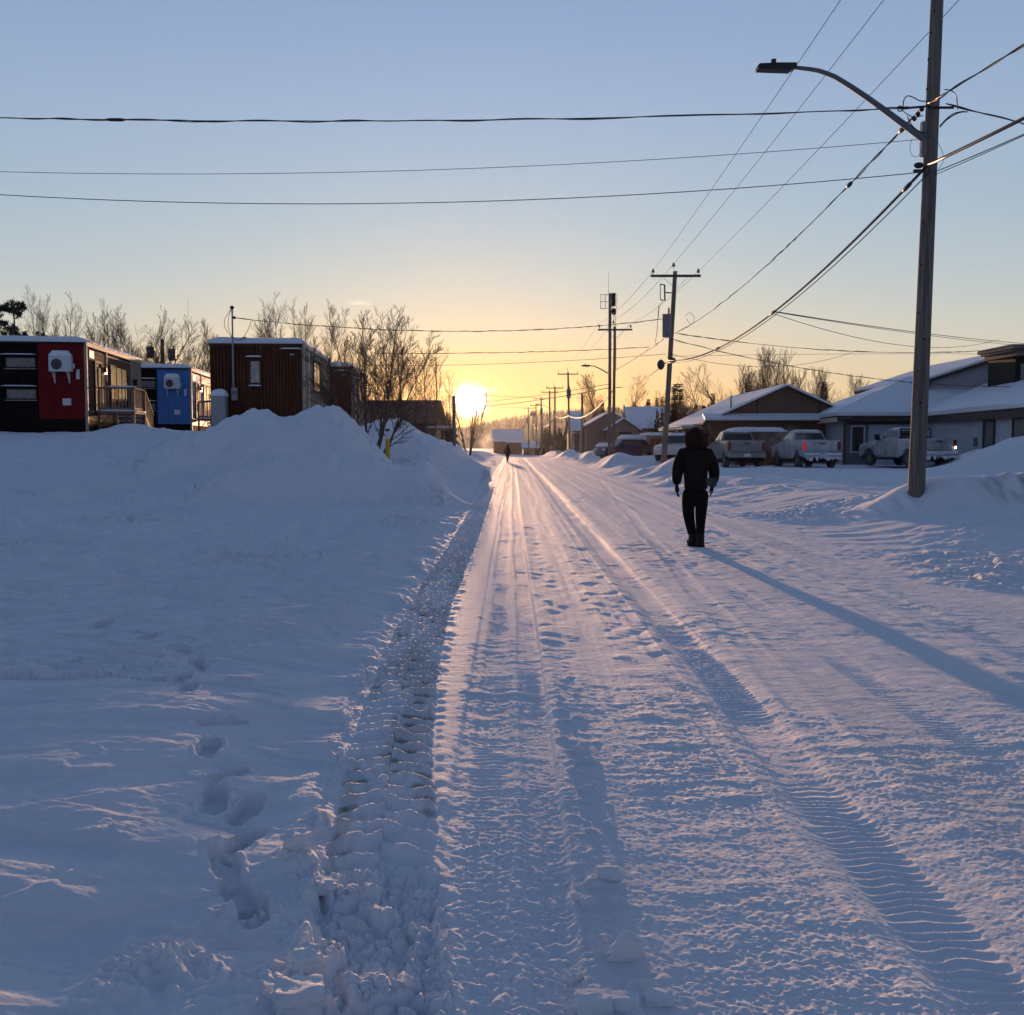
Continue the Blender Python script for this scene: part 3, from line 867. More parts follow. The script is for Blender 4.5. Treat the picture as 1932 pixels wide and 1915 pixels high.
def ac_unit(root_name_label, loc, rz, grp=None, s=1.0):
    name, lab = root_name_label
    t = thing(name, lab, 'heat pump', loc, rz, grp)
    b = MB().box(-.43, .43, -.36, -.04, 0, .58); b.build('casing', 'white_metal', t, bevel=.02)
    f = MB()
    for k in range(4):
        r_ = .06 + .05 * k
        pts = [(-.12 + r_ * math.cos(a), -.372, .29 + r_ * math.sin(a)) for a in [i * math.pi / 12 for i in range(25)]]
        f.tube(pts, .007, 4, cap=False)
    f.build('fan_grille', 'grey_metal', t)
    d = MB(); d.tube([(-.12, -.363, .29), (-.12, -.368, .29)], .215, 24); d.build('fan', 'dark_metal', t)
    for sx in (-.3, .27):
        g = MB().bar((sx, -.02, -.02), (sx, -.02, -.45), .04, .03).bar((sx, -.02, -.03), (sx, -.36, -.03), .04, .03).bar((sx, -.02, -.4), (sx, -.3, -.05), .03, .03)
        g.build('bracket', 'white_metal', t)
    snow_slab(-.42, .42, -.36, -.03, .582, h=.27, ov=0, seed=4, n=(9, 7), edge=.2).build('snow_cap', 'snow_roof', t, smooth=True)
    p = MB().box(.44, .50, -.14, -.04, .14, .34); p.build('valve_cover', 'white_metal', t)
    return t

def modular(name, label, loc, rz, W, D, Hh, panel, sidemat, panel_x=(-1.86, -.06), grp=None, deck=True):
    t = thing(name, label, 'house', loc, rz, grp)
    w = MB(); w.box(-W, -.004, .004, D, 0, Hh - .02); w.build('wall', 'black_clad', t)
    c = corr(MB(), (-W, .003), (panel_x[0], .003), .02, Hh - .03, .16, .03); c.build('front_cladding', 'black_clad', t)
    p = MB().box(panel_x[0], panel_x[1], -.05, .003, .70, Hh - .08); cpn = p.build('colour_panel', panel, t)
    MB().box(panel_x[0], panel_x[1], -.054, -.0505, 2.035, 2.043).box(-1.264, -1.256, -.054, -.0505, .70, Hh - .08).build('panel_joint', 'dark_trim', cpn)
    s = laps(MB(), (.0, .05), (.0, 7.2), .65, Hh - .25, .14, .02, (1, 0)); s.build('side_siding', sidemat, t)
    s = corr(MB(), (.0, 7.2), (.0, D), .3, Hh - .12, .13, .03, (1, 0)); s.build('end_cladding', 'tan_clad', t)
    k = MB().box(.002, .015, .03, D - .03, .0, .64); k.build('skirting', 'concrete', t)
    f = MB().box(-.055, .05, -.06, .05, .2, Hh - .16); f.build('corner_board', 'trim', t)
    f = MB().box(-.02, .07, -.1, D, Hh - .16, Hh); f.build('fascia', 'trim', t)
    f = MB().box(-W, -.03, -.1, .0, Hh - .08, Hh); f.build('front_fascia', 'dark_trim', t)
    f = MB().box(.01, .035, 2.95, 3.02, 2.4, Hh - .16).box(.01, .035, 7.15, 7.24, .65, Hh - .16).box(.01, .03, 3.02, 7.15, Hh - .32, Hh - .29); f.build('side_trim', 'trim', t)
    snow_slab(-W, 0, -.05, D, Hh, h=.30, seed=3, n=(30, 22), edge=.9).build('roof_snow', 'snow_roof', t, smooth=True)
    for z0, z1 in ((2.78, 3.14), (1.51, 1.87)):
        ww = window(t, -3.08, -1.96, z0, z1, 'y', -.03, pane='glass_dull')
        a = MB().box(-3.3, -1.88, -.16, -.035, z1 + .10, z1 + .13); a.build('awning', 'dark_trim', ww)
        snow_slab(-3.28, -1.9, -.15, -.04, z1 + .132, h=.05, ov=0, n=(8, 4), edge=.05).build('awning_snow', 'snow_roof', ww, smooth=True)
        a = MB().box(-3.15, -1.92, -.10, -.035, z0 - .09, z0 - .06); a.build('sill', 'trim', ww)
    pl = MB().box(-.93, -.60, -.075, -.05, 1.24, 1.52); pl.build('access_plate', 'white_metal', t, bevel=.01)
    pl = MB().box(-.36, -.24, -.13, -.05, 2.30, 2.60).prism([(-.13, 2.60), (-.05, 2.60), (-.05, 2.70)], 'x', -.36, -.24); pl.build('outlet_hood', 'white_metal', t)
    # number board
    nb = MB().box(.02, .05, .35, .98, 3.22, 3.52); nbo = nb.build('number_board', 'white_metal', t)
    # door
    d = MB().box(.02, .05, 1.12, 2.0, 1.06, 3.06); dr = d.build('door', 'dark_trim', t)
    MB().box(.05, .065, 1.55, 1.90, 1.5, 2.9).build('pane', 'glass', dr)
    MB().box(.05, .09, 1.18, 1.22, 1.95, 2.1).build('handle', 'grey_metal', dr)
    MB().box(.02, .08, 2.0, 2.09, 1.06, 3.15).box(.02, .08, 1.03, 1.12, 1.06, 3.15).box(.02, .08, 1.12, 2.0, 3.06, 3.15).build('door_frame', 'dark_trim', t)
    window(t, 3.5, 6.3, 1.25, 3.12, 'x', .02, mull=2, fr=.07)
    lm = MB().box(.02, .14, 2.5, 2.62, 2.74, 2.96); lo = lm.build('porch_lamp', 'dark_metal', t)
    MB().ball((.10, 2.56, 2.72), .05, 8, 6).build('bulb', 'lamp_on', lo)
    MB().box(.02, .22, 7.5, 7.75, 2.5, 2.78).build('wall_vent', 'dark_metal', t)
    if deck:
        dk = thing('porch_deck', {'wood_side': 'weathered wooden porch with snowy railing at the red-panelled house', 'grey_side': 'weathered wooden porch with railing at the blue-panelled house'}[sidemat], 'porch', loc, rz)
        MB().box(.10, 1.65, 1.0, 3.0, .94, 1.04).build('platform', 'deckwood', dk)
        snow_slab(.12, 1.64, 1.0, 2.9, 1.041, h=.12, ov=.02, n=(9, 9), edge=.15).build('platform_snow', 'snow_roof', dk, smooth=True)
        for (px_, py_) in ((.2, 1.05), (1.58, 1.05), (1.58, 2.95), (.9, 1.05)):
            zt = 2.02 if px_ != .9 else .94
            MB().box(px_ - .05, px_ + .05, py_ - .05, py_ + .05, -.1, zt).build('post', 'deckwood', dk)
        MB().bar((.2, 1.03, .35), (.62, 1.03, .92), .08, .04).build('brace', 'deckwood', dk)
        MB().bar((1.55, 1.03, .35), (1.1, 1.03, .92), .08, .04).build('brace', 'deckwood', dk)
        r_ = MB().box(.12, 1.68, 1.0, 1.10, 1.98, 2.05).box(.15, 1.6, 1.03, 1.07, 1.14, 1.2).box(1.54, 1.62, 1.0, 3.0, 1.98, 2.05).box(1.56, 1.60, 1.05, 3.0, 1.14, 1.2)
        for i in range(10):
            x_ = .28 + i * .14
            r_.box(x_ - .02, x_ + .02, 1.035, 1.065, 1.1, 1.98)
        for i in range(13):
            y_ = 1.15 + i * .14
            r_.box(1.565, 1.595, y_ - .02, y_ + .02, 1.1, 1.98)
        r_.build('railing', 'deckwood', dk)
        snow_slab(.5, 1.68, 1.0, 1.1, 2.052, h=.06, ov=0, n=(9, 4), edge=.04).build('railing_snow', 'snow_roof', dk, smooth=True)
        st = MB()
        for i in range(5):
            st.box(.35, 1.6, 3.0 + i * .27, 3.29 + i * .27, .80 - i * .19, .84 - i * .19)
        st.bar((1.6, 3.0, .9), (1.6, 4.5, -.1), .04, .22).bar((.33, 3.0, .9), (.33, 4.5, -.1), .04, .22)
        st.build('stair', 'deckwood', dk)
        sn = MB()
        for i in range(5):
            sn.box(.38, 1.57, 3.01 + i * .27, 3.27 + i * .27, .842 - i * .19, .90 - i * .19)
        sn.build('stair_snow', 'snow_roof', dk)
        r2 = MB().bar((1.6, 3.0, 2.0), (1.6, 4.5, 1.0), .06, .08)
        for i in range(11):
            r2.box(1.58, 1.62, 3.1 + i * .13, 3.13 + i * .13, .9 - i * .087, 1.95 - i * .087)
        r2.build('stair_rail', 'deckwood', dk)
    return t

c1 = at(165.6, 817, 42.0)
red_loc = (c1.x, c1.y, 1.98)
modular('modular_house', 'long dark modular house with a red end panel and snow on its flat roof', red_loc, R(6.7), 14, 9.2, 3.80, 'red', 'wood_side')
def local(loc, rz, x, y, z):
    c_, s_ = math.cos(rz), math.sin(rz)
    return (loc[0] + x * c_ - y * s_, loc[1] + x * s_ + y * c_, loc[2] + z)
ac_unit(('heat_pump', 'snow-capped white heat pump on the red wall panel'), local(red_loc, R(6.7), -.91, -.05, 2.59), R(6.7))
c2 = at(362, 819, 58.7)
blue_loc = (c2.x, c2.y, 2.1)
modular('modular_house', 'dark modular house with a bright blue end panel between two brown ones', blue_loc, R(6.0), 12, 9.0, 3.88, 'blue', 'grey_side')
ac_unit(('heat_pump', 'snow-capped white heat pump on the blue wall panel'), local(blue_loc, R(6.0), -.98, -.05, 2.70), R(6.0))

# ---- the brown ribbed houses
def brown_house(label, loc, rz, meter=True):
    W, D, Hh = 3.86, 7.7, 3.84
    t = thing('modular_house', label, 'house', loc, rz)
    MB().box(-W, -.004, .03, D, 0, Hh - .02).build('wall', 'brown_clad', t)
    corr(MB(), (-W, .03), (-.03, .03), .0, Hh - .1, .135, .045).build('front_cladding', 'brown_clad', t)
    corr(MB(), (.0, .25), (.0, D), .0, Hh - .14, .18, .03, (1, 0)).build('side_cladding', 'tan_clad', t)
    MB().box(-.05, .035, -.03, .22, 0, Hh - .14).build('corner_board', 'trim', t)
    MB().box(-.02, .07, -.06, D, Hh - .14, Hh).build('fascia', 'trim', t)
    MB().box(-W - .03, -.021, -.06, .03, Hh - .11, Hh).build('front_fascia', 'brown_clad', t)
    MB().box(.01, .035, 1.25, 1.45, .0, Hh - .14).build('side_trim', 'white_metal', t)
    snow_slab(-W, 0, -.04, D, Hh, h=.32, seed=8, n=(22, 22), edge=.9).build('roof_snow', 'snow_roof', t, smooth=True)
    w = window(t, -2.17, -1.80, 2.22, 3.10, 'y', -.01, frame='brown_clad', pane='curtain', fr=.09, proud=.08)
    MB().box(-2.36, -1.70, -.2, -.03, 3.24, 3.27).build('awning', 'brown_clad', w)
    snow_slab(-2.35, -1.71, -.2, -.03, 3.272, h=.07, ov=0, n=(7, 4), edge=.06).build('awning_snow', 'snow_roof', w, smooth=True)
    snow_slab(-2.27, -1.74, -.12, -.03, 2.08, h=.06, ov=0, n=(7, 4), edge=.04).build('sill_snow', 'snow_roof', w, smooth=True)
    w = window(t, 2.45, 4.25, 2.05, 3.28, 'x', .03, mull=1, fr=.08)
    snow_slab(.04, .2, 2.4, 4.3, 3.37, h=.12, ov=0, n=(4, 8), edge=.05).build('awning_snow', 'snow_roof', w, smooth=True)
    MB().box(-.54, -.36, -.12, -.02, 3.36, 3.42).build('vent_hood', 'grey_metal', t)
    snow_slab(-.95, -.05, -.12, -.02, 3.62, h=.05, ov=0, n=(9, 4), edge=.04, seed=5).build('icicle_ledge', 'snow_roof', t, smooth=True)
    if meter:
        mb = MB().tube([(-2.88, -.1, 2.0), (-2.88, -.1, 5.28)], .035, 8)
        mast = mb.build('service_mast', 'grey_metal', t)
        MB().ball((-2.88, -.12, 5.30), (.09, .11, .08), 10, 7).build('weatherhead', 'dark_metal', mast)
        MB().box(-2.86, -2.74, -.14, -.06, 4.84, 4.94).build('wire_clamp', 'dark_metal', mast)
        loop = MB()
        for k_, (dx, dz) in enumerate(((-.32, -.85), (-.16, -.75))):
            p0_ = Vector((-2.9, -.13, 5.25)); p1_ = Vector((-2.88, -.14, 4.05)); p2_ = Vector((-2.3, -.14, 4.08)); p3_ = Vector((-2.1, -.14, 4.76))
            pts = []
            for i in range(13):
                a = i / 12
                pts.append(p0_.lerp(p1_, a) + Vector((dx * math.sin(a * math.pi), 0, 0)))
            loop.tube(pts, .011, 5)
        pts = [Vector((-2.88 + .78 * a, -.14, 4.06 - .10 * math.sin(min(a * 1.4, 1) * math.pi) + .70 * a ** 4)) for a in [i / 14 for i in range(15)]]
        loop.tube(pts, .012, 5)
        loop.tube([(-2.5, -.14, 4.04), (-2.32, -.14, 4.08)], .032, 6)
        loop.build('service_loop', 'dark_metal', mast)
        mt = MB().box(-2.96, -2.72, -.18, -.02, 1.48, 2.0).build('meter_box', 'grey_metal', t, bevel=.015)
        MB().tube([(-2.84, -.18, 1.80), (-2.84, -.27, 1.80)], .09, 14).build('meter_glass', 'glass_dull', mt)
    return t
b1 = (at(574, 822, 43).x, 43.0, 1.98)
brown_house('dark red-brown ribbed modular house with a tall service mast', b1, R(2.3))
b2 = (at(665, 800, 56).x, 56.0, 2.02)
brown_house('second brown ribbed house half hidden behind the bare trees', b2, R(2.3), meter=False)

t = thing('utility_cabinet', 'grey metal cabinet with a rounded snow cap against the brown house', 'cabinet', local(b1, R(2.3), -3.35, -.55, .0), R(2.3))
MB().box(-.29, .29, -.25, .25, -.4, 1.62).build('body', 'grey_metal', t, bevel=.02)
snow_slab(-.29, .29, -.25, .25, 1.622, h=.30, ov=.02, n=(9, 9), edge=.28).build('snow_cap', 'snow_roof', t, smooth=True)

# ---- roofs as thick plates with snow on them
def plate(poly, th, lift=0.0):
    """poly: 3D corner list of a roof plane; thickened downwards"""
    a = [Vector(p) + Vector((0, 0, lift)) for p in poly]
    n = (a[1] - a[0]).cross(a[2] - a[0]).normalized()
    if n.z < 0: n = -n
    mb = MB(); k = len(a)
    vs = a + [p + n * th for p in a]
    fs = [tuple(range(k)), tuple(range(2 * k - 1, k - 1, -1))] + [(i, (i + 1) % k, k + (i + 1) % k, k + i) for i in range(k)]
    return mb.add(vs, fs)

def gable_house(t, x0, x1, y0, y1, zb, ze, zr, ridge, wall, roof='snow_roof', ov=.45, th=.16, board='fascia', siding=True, ridge_pos=None, name='wall'):
    """ridge 'y' runs away from the camera, 'x' runs across"""
    if ridge == 'y':
        c = (x0 + x1) / 2 if ridge_pos is None else ridge_pos
        MB().prism([(x0, zb), (x1, zb), (x1, ze), (c, zr), (x0, ze)], 'y', y0, y1).build(name, wall, t, world=True)
        if siding:
            def top(z):
                if z <= ze: return 0.0, 1.0
                f = (z - ze) / (zr - ze)
                return f * (c - x0) / (x1 - x0), 1 - f * (x1 - c) / (x1 - x0)
            laps(MB(), (x0, y0 - .004), (x1, y0 - .004), zb, zr, .2, .03, (0, -1), top).build('siding', wall, t, world=True)
        sl_ = (zr - ze) / (c - x0); sr = (zr - ze) / (x1 - c)
        for sx, ex, s_ in ((-1, x0, sl_), (1, x1, sr)):
            q = [(ex + sx * ov, y0 - ov, ze - s_ * ov), (c, y0 - ov, zr), (c, y1 + ov, zr), (ex + sx * ov, y1 + ov, ze - s_ * ov)]
            rf = plate(q, .09, .01).build('roof', board, t, world=True)
            q2 = [(q[0][0], q[0][1], q[0][2]), (c, q[1][1], zr), (c, q[2][1], zr), q[3]]
            plate(q2, th, .105).build('roof_snow', roof, rf, world=True)
    else:
        c = (y0 + y1) / 2 if ridge_pos is None else ridge_pos
        MB().prism([(y0, zb), (y1, zb), (y1, ze), (c, zr), (y0, ze)], 'x', x0, x1).build(name, wall, t, world=True)
        if siding:
            laps(MB(), (x0, y0 - .004), (x1, y0 - .004), zb, ze, .2, .03).build('siding', wall, t, world=True)
        for sy, ey, s_ in ((-1, y0, (zr - ze) / (c - y0)), (1, y1, (zr - ze) / (y1 - c))):
            q = [(x0 - ov, ey + sy * ov, ze - s_ * ov), (x1 + ov, ey + sy * ov, ze - s_ * ov), (x1 + ov, c, zr), (x0 - ov, c, zr)]
            rf = plate(q, .09, .01).build('roof', board, t, world=True)
            plate(q, th, .105).build('roof_snow', roof, rf, world=True)

# low house with dark shingles near the sun
t = thing('shingled_house', 'low house with a dark shingled roof just under the sun', 'house', (-9.6, 90, 1.2))
MB().box(-13, -6.6, 89, 95, -.2 + 1.0, 3.6).build('wall', 'brown_side', t, world=True)
for s_ in (0, 1):
    q = [(-13.4, 88.2, 3.45), (-5.95, 88.2, 3.45), (-6.35, 92, 5.5), (-13.4, 92, 5.5)] if s_ == 0 else [(-13.4, 95.8, 3.45), (-5.95, 95.8, 3.45), (-6.35, 92, 5.5), (-13.4, 92, 5.5)]
    plate(q, .14).build('roof', 'shingle', t, world=True)
MB().prism([(89, 3.6), (95, 3.6), (92, 5.45)], 'x', -12.9, -6.6).build('gable_wall', 'brown_side', t, world=True)
snow_slab(-7.4, -4.9, 88.6, 91.6, 3.1, h=.2, n=(8, 8), seed=6).build('porch_snow', 'snow_roof', t, world=True, smooth=True)
MB().box(-6.6, -4.9, 88.7, 91.4, 2.95, 3.098).box(-5.1, -5.0, 88.8, 88.9, 1, 2.95).build('porch_roof', 'brown_side', t, world=True)

# white-roofed house at the far end of the street
def far_house(label, px0, px1, ybase, yeave, yridge, Y, wall, dpt=8, ridge='x'):
    a = at(px0, ybase, Y); b = at(px1, ybase, Y)
    ze = at(px0, yeave, Y).z; zr = at(px0, yridge, Y + dpt / 2).z
    t = thing('house', label, 'house', ((a.x + b.x) / 2, Y, a.z))
    gable_house(t, a.x, b.x, Y, Y + dpt, a.z - 1.0, ze, zr, ridge, wall, ov=.5, th=.25, siding=False)
    return t, a, b, ze
fh, a, b, ze = far_house('far house with a white gable roof closing the end of the road', 931, 985, 856, 832, 812, 262, 'brown_side', 9)
MB().box(a.x + 3.5, a.x + 7, 260.2, 262, a.z - .5, ze - .4).build('entry_porch', 'brown_side', fh, world=True)
snow_slab(a.x + 3.2, a.x + 7.3, 259.8, 262, ze - .4, h=.4, n=(8, 6)).build('porch_snow', 'snow_roof', fh, world=True, smooth=True)
for x_ in (-3.2, 1.2):
    MB().box(x_, x_ + .6, 266, 266.6, 4, 5.9).build('chimney', 'brown_side', fh, world=True)
far_house('low dark shed beyond the line of far poles', 988, 1022, 855, 845, 836, 236, 'orange_brown', 6)

# ---- beige house with crossed gables
Y0 = 128.0
t = thing('gabled_house', 'beige house with two front gables and a wide snowy roof behind the poles', 'house', (12.5, Y0, 1.0))
gable_house(t, 9.0, 16.0, 130, 144, .6, 3.72, 5.75, 'y', 'beige_side', ov=.4, th=.14)
gable_house(t, 11.9, 15.5, 126.2, 129.9, .6, 3.52, 4.75, 'y', 'beige_side', ov=.35, th=.14)
gable_house(t, 15.2, 19.9, 131, 143, .6, 3.75, 6.5, 'x', 'beige_side', ov=.3, th=.14)
gable_house(t, 7.6, 8.95, 132, 142, .6, 3.4, 5.9, 'x', 'beige_side', ov=.3, th=.14)
window(t, 13.25 - 12.5, 14.6 - 12.5, .95, 2.10, 'y', 126.13 - Y0, mull=2, fr=.08)
for x_ in (7.75, 8.6):
    MB().box(x_ - .07, x_ + .07, 129.4, 129.54, .6, 3.3).build('porch_post', 'fascia_light', t, world=True)
MB().box(7.3, 9.0, 129.2, 131.9, 3.25, 3.4).build('porch_roof', 'fascia', t, world=True)
snow_slab(7.3, 9.0, 129.2, 131.9, 3.402, h=.2, n=(7, 7)).build('porch_snow', 'snow_roof', t, world=True, smooth=True)
MB().box(9.3, 9.42, 129.9, 129.95, .8, 3.5).box(15.9, 15.98, 129.9, 129.95, .8, 3.5).build('corner_board', 'trim', t, world=True)
MB().tube([(14.6, 134, 5.2), (14.6, 134, 6.9)], .09, 8).build('vent_pipe', 'grey_metal', t, world=True)

# ---- small shelter with snow, at the second pole
g = at(1208, 855, 82); g2 = at(1262, 855, 82)
t = thing('garden_shed', 'low brown-doored shed under a thick snow cap beside the second pole', 'shed', (g.x, 82, g.z))
MB().box(g.x + .5, g2.x, 82, 84.5, g.z - .6, at(0, 822, 82).z).build('wall', 'white_side', t, world=True)
d_ = MB().box(g.x + .75, g.x + 1.95, 81.95, 82.0, g.z - .3, at(0, 827, 82).z).build('door', 'orange_brown', t, world=True)
MB().box(g.x + 2.05, g.x + 2.2, 81.93, 82.0, g.z - .3, at(0, 826, 82).z).build('door_frame', 'trim', t, world=True)
snow_slab(g.x + .2, g2.x + .2, 81.6, 84.8, at(0, 822, 82).z, h=.26, n=(12, 8), seed=9).build('roof_snow', 'snow_roof', t, world=True, smooth=True)

# ---- long brown building with a broad gable
t = thing('gabled_building', 'long brown-sided building with a broad gable behind the parked pickups', 'building', (17.6, 67, .35))
OX, OY = 17.6, 67
gable_house(t, 12.9, 22.7, 67, 82, 0, 3.15, 5.35, 'y', 'brown_side', ov=.5, th=.13, ridge_pos=17.8)
# pent roof across the front
pr = MB().prism([(66.1, 3.18), (67.0, 3.5), (67.0, 3.08), (66.1, 3.08)], 'x', 12.5, 23.1).build('pent_roof', 'fascia', t, world=True)
plate([(12.4, 66.0, 3.2), (23.1, 66.0, 3.2), (23.1, 66.98, 3.55), (12.4, 66.98, 3.55)], .14).build('pent_snow', 'snow_roof', pr, world=True)
window(t, at(1335, 0, 66.9).x - OX, at(1346, 0, 66.9).x - OX, 1.15, 2.2, 'y', 66.96 - OY, mull=1, fr=.05)
MB().box(15.9, 16.0, 66.93, 66.99, 3.56, 4.55).box(20.0, 20.1, 66.93, 66.99, 3.56, 4.35).build('gable_trim', 'fascia', t, world=True)
MB().tube([(14.4, 67.6, 3.5), (14.4, 67.6, 4.85)], .06, 8).build('vent_pipe', 'trim', t, world=True)
MB().box(11.9, 12.9, 70, 80, 0, 2.7).build('side_lean_to', 'brown_side', t, world=True)
sr_ = MB().box(11.5, 12.9, 69.5, 80.4, 2.7, 2.85).build('lean_to_roof', 'fascia_light', t, world=True)
snow_slab(11.5, 12.9, 69.5, 80.4, 2.852, h=.18, n=(7, 12)).build('lean_to_snow', 'snow_roof', sr_, world=True, smooth=True)
for y_ in (69.7, 72.0):
    MB().box(11.55, 11.66, y_, y_ + .1, 0, 2.7).build('porch_post', 'fascia_light', t, world=True)

# shelter in front of it
a = at(1385, 850, 61); b = at(1478, 850, 61)
t = thing('garage_tent', 'brown shelter with a rounded snowy top between the pickups', 'shelter', (a.x, 61, .4))
MB().box(a.x + .1, b.x, 61, 64, .2, at(0, 815, 61).z).build('wall', 'brown_side', t, world=True)
MB().box(b.x - .5, b.x - .42, 60.9, 60.99, .3, at(0, 815, 61).z).box(a.x + .5, b.x - .6, 60.93, 60.99, .45, 1.8).build('door_panel', 'orange_brown', t, world=True)
snow_slab(a.x, b.x + .1, 60.8, 64.2, at(0, 815, 61).z, h=.30, n=(16, 9), edge=.9, seed=12).build('roof_snow', 'snow_roof', t, world=True, smooth=True)

# ---- white building with the hip roof and a wing
OX, OY = 24.0, 62.0
t = thing('hip_roofed_building', 'wide white building with a snow-covered hip roof and a projecting wing', 'building', (OX, OY, .4))
MB().prism([(20.0, 62.0), (42, 62.0), (42, 76), (21.3, 76)], 'z', 0, 3.3).build('wall', 'white_side', t, world=True)
corr(MB(), (20.0, 61.99), (20.16, 61.99), .35, 3.2, .05, .02).build('corner_cladding', 'brown_side', t, world=True)
MB().box(20.16, 21.5, 61.93, 61.997, .35, 3.15).build('front_panel', 'grey_panel', t, world=True)
window(t, 20.5 - OX, 21.2 - OX, 1.22 - .4, 2.7 - .4, 'y', 61.93 - OY, frame='white_side', fr=.08)
eA, eB, eC = Vector((19.4, 61.4, 3.28)), Vector((42, 61.4, 3.28)), Vector((20.8, 76.6, 3.28))
rA, rB = Vector((26.6, 69, 5.82)), Vector((42, 69, 5.82)); eD = Vector((42, 76.6, 3.28))
def soft_roof(root, quads, th, nm='roof', board='fascia', snow_=True, seed=0, edge_drop=.0):
    for q in quads:
        rf = plate(q, .08).build(nm, board, root, world=True)
        # snow sheet with soft relief
        a = [Vector(p) + Vector((0, 0, .085)) for p in q]
        n = (a[1] - a[0]).cross(a[2] - a[0]).normalized()
        if n.z < 0: n = -n
        mb = MB(); nu, nv_ = 26, 12
        tri = len(a) == 3
        o = 0
        for i in range(nu):
            for j in range(nv_):
                s_, t_ = i / (nu - 1), j / (nv_ - 1)
                if tri:
                    p = a[0].lerp(a[1], s_).lerp(a[2], t_)
                else:
                    p = a[0].lerp(a[1], s_).lerp(a[3].lerp(a[2], s_), t_)
                e = min(1, (t_ + .02) * 9) ** .5
                hh = th * (.55 + .45 * e) * (1 + .45 * float(pn(p.x * .35 + seed, p.y * .35, 7)))
                mb.v.append(p + n * hh)
        for i in range(nu - 1):
            for j in range(nv_ - 1):
                k = i * nv_ + j
                mb.f.append((k, k + nv_, k + nv_ + 1, k + 1))
        # skirt along the eave and sides
        for seq in ([(i, 0) for i in range(nu)], [(0, j) for j in range(nv_)], [(nu - 1, j) for j in range(nv_)]):
            o = len(mb.v)
            for i, j in seq:
                s_, t_ = i / (nu - 1), j / (nv_ - 1)
                p = a[0].lerp(a[1], s_).lerp(a[2], t_) if tri else a[0].lerp(a[1], s_).lerp(a[3].lerp(a[2], s_), t_)
                mb.v.append(p)
            for k in range(len(seq) - 1):
                i, j = seq[k]; i2, j2 = seq[k + 1]
                mb.f.append((i * nv_ + j, o + k, o + k + 1, i2 * nv_ + j2))
        mb.build('roof_snow', 'snow_roof', rf, world=True, smooth=True, auto=50)
soft_roof(t, [(eA, eB, rB, rA), (eC, eA, rA), (eD, eC, rA, rB)], .30, seed=2)
MB().box(20.3, 26.4, 61.45, 61.55, 3.02, 3.27).build('fascia', 'fascia', t, world=True)
MB().bar((19.42, 61.45, 3.14), (20.8, 76.5, 3.14), .06, .28).build('side_fascia', 'fascia_light', t, world=True)
MB().box(20.2, 24.6, 61.90, 61.99, 2.85, 3.2).build('soffit_board', 'fascia', t, world=True)
gd = MB().box(25.0, 27.6, 61.85, 61.99, .4, 2.95).build('garage_door', 'fascia', t, world=True)
MB().box(25.05, 27.5, 61.80, 61.85, 2.5, 2.55).box(25.05, 27.5, 61.80, 61.85, 1.7, 1.75).build('door_rib', 'grey_panel', gd, world=True)
# wing
wa = [(24.95, 62), (24.95, 61.3), (23.9, 46.5), (40, 46.5), (40, 62)]
MB().prism(wa, 'z', 0, 3.25).build('wing_wall', 'white_side', t, world=True)
def wing_pt(Y_, z, out_=0.0):
    f = (61.3 - Y_) / (61.3 - 46.5)
    return Vector((24.95 - 1.05 * f - out_, Y_, z))
soft_roof(t, [(Vector((24.6, 61.5, 3.26)), Vector((23.45, 46.2, 3.26)), Vector((31.5, 46.2, 5.6)), Vector((31.5, 66.0, 5.6)))], .30, seed=5)
MB().bar(wing_pt(61.2, 3.06, .36), wing_pt(46.4, 3.06, .36), .06, .34).build('wing_fascia', 'fascia', t, world=True)
for ya, yb, lab in ((52.9, 51.5, 'w'), (49.3, 47.6, 'w')):
    fb = MB(); pb = MB()
    A = wing_pt(ya, 0, .03); B_ = wing_pt(yb, 0, .03)
    for (p, q) in ((0, .06), (.94, 1.0)):
        a_ = A.lerp(B_, p); b_ = A.lerp(B_, q)
        fb.bar((a_.x, a_.y, .5), (a_.x, a_.y, 2.95), .12)
    fb.bar((A.x, A.y, 2.9), (B_.x, B_.y, 2.9), .12)
    fb.bar((A.x, A.y, .5), (B_.x, B_.y, .5), .10)
    wv = fb.build('wing_window', 'fascia', t, world=True)
    pb.bar((A.x + .02, A.y, 1.7), (B_.x + .02, B_.y, 1.7), .05, 2.3)
    pb.build('pane', 'glass_dull', wv, world=True)
q = wing_pt(54.0, 0, .04)
MB().box(q.x - .03, q.x + .06, q.y - .2, q.y + .2, 1.55, 2.0).build('wall_plaque', 'grey_panel', t, world=True)
# taller roof behind
ub = MB().prism([(26.9, 4.2), (45, 4.2), (45, 6.6), (31.9, 7.32), (26.9, 5.72)], 'y', 66, 78).build('upper_wall', 'white_side', t, world=True)
ur = plate([(26.3, 65.4, 5.50), (31.9, 65.4, 7.30), (31.9, 79, 7.30), (26.3, 79, 5.50)], .2).build('upper_roof', 'fascia', t, world=True)
plate([(26.35, 65.5, 5.72), (31.9, 65.5, 7.52), (31.9, 79, 7.52), (26.35, 79, 5.72)], .14, .02).build('upper_snow', 'snow_roof', ur, world=True)
u2 = plate([(31.91, 65.4, 7.30), (45, 65.4, 6.5), (45, 79, 6.5), (31.91, 79, 7.30)], .2).build('upper_roof', 'fascia', t, world=True)
plate([(31.91, 65.5, 7.52), (45, 65.5, 6.72), (45, 79, 6.72), (31.91, 79, 7.52)], .14, .02).build('upper_snow', 'snow_roof', u2, world=True)
MB().box(31.05, 31.45, 65.93, 65.99, 6.35, 6.85).build('gable_vent', 'fascia', t, world=True)
cu = MB().box(29.1, 36, 59.6, 63, 4.4, 7.0).build('clerestory', 'dark_trim', t, world=True)
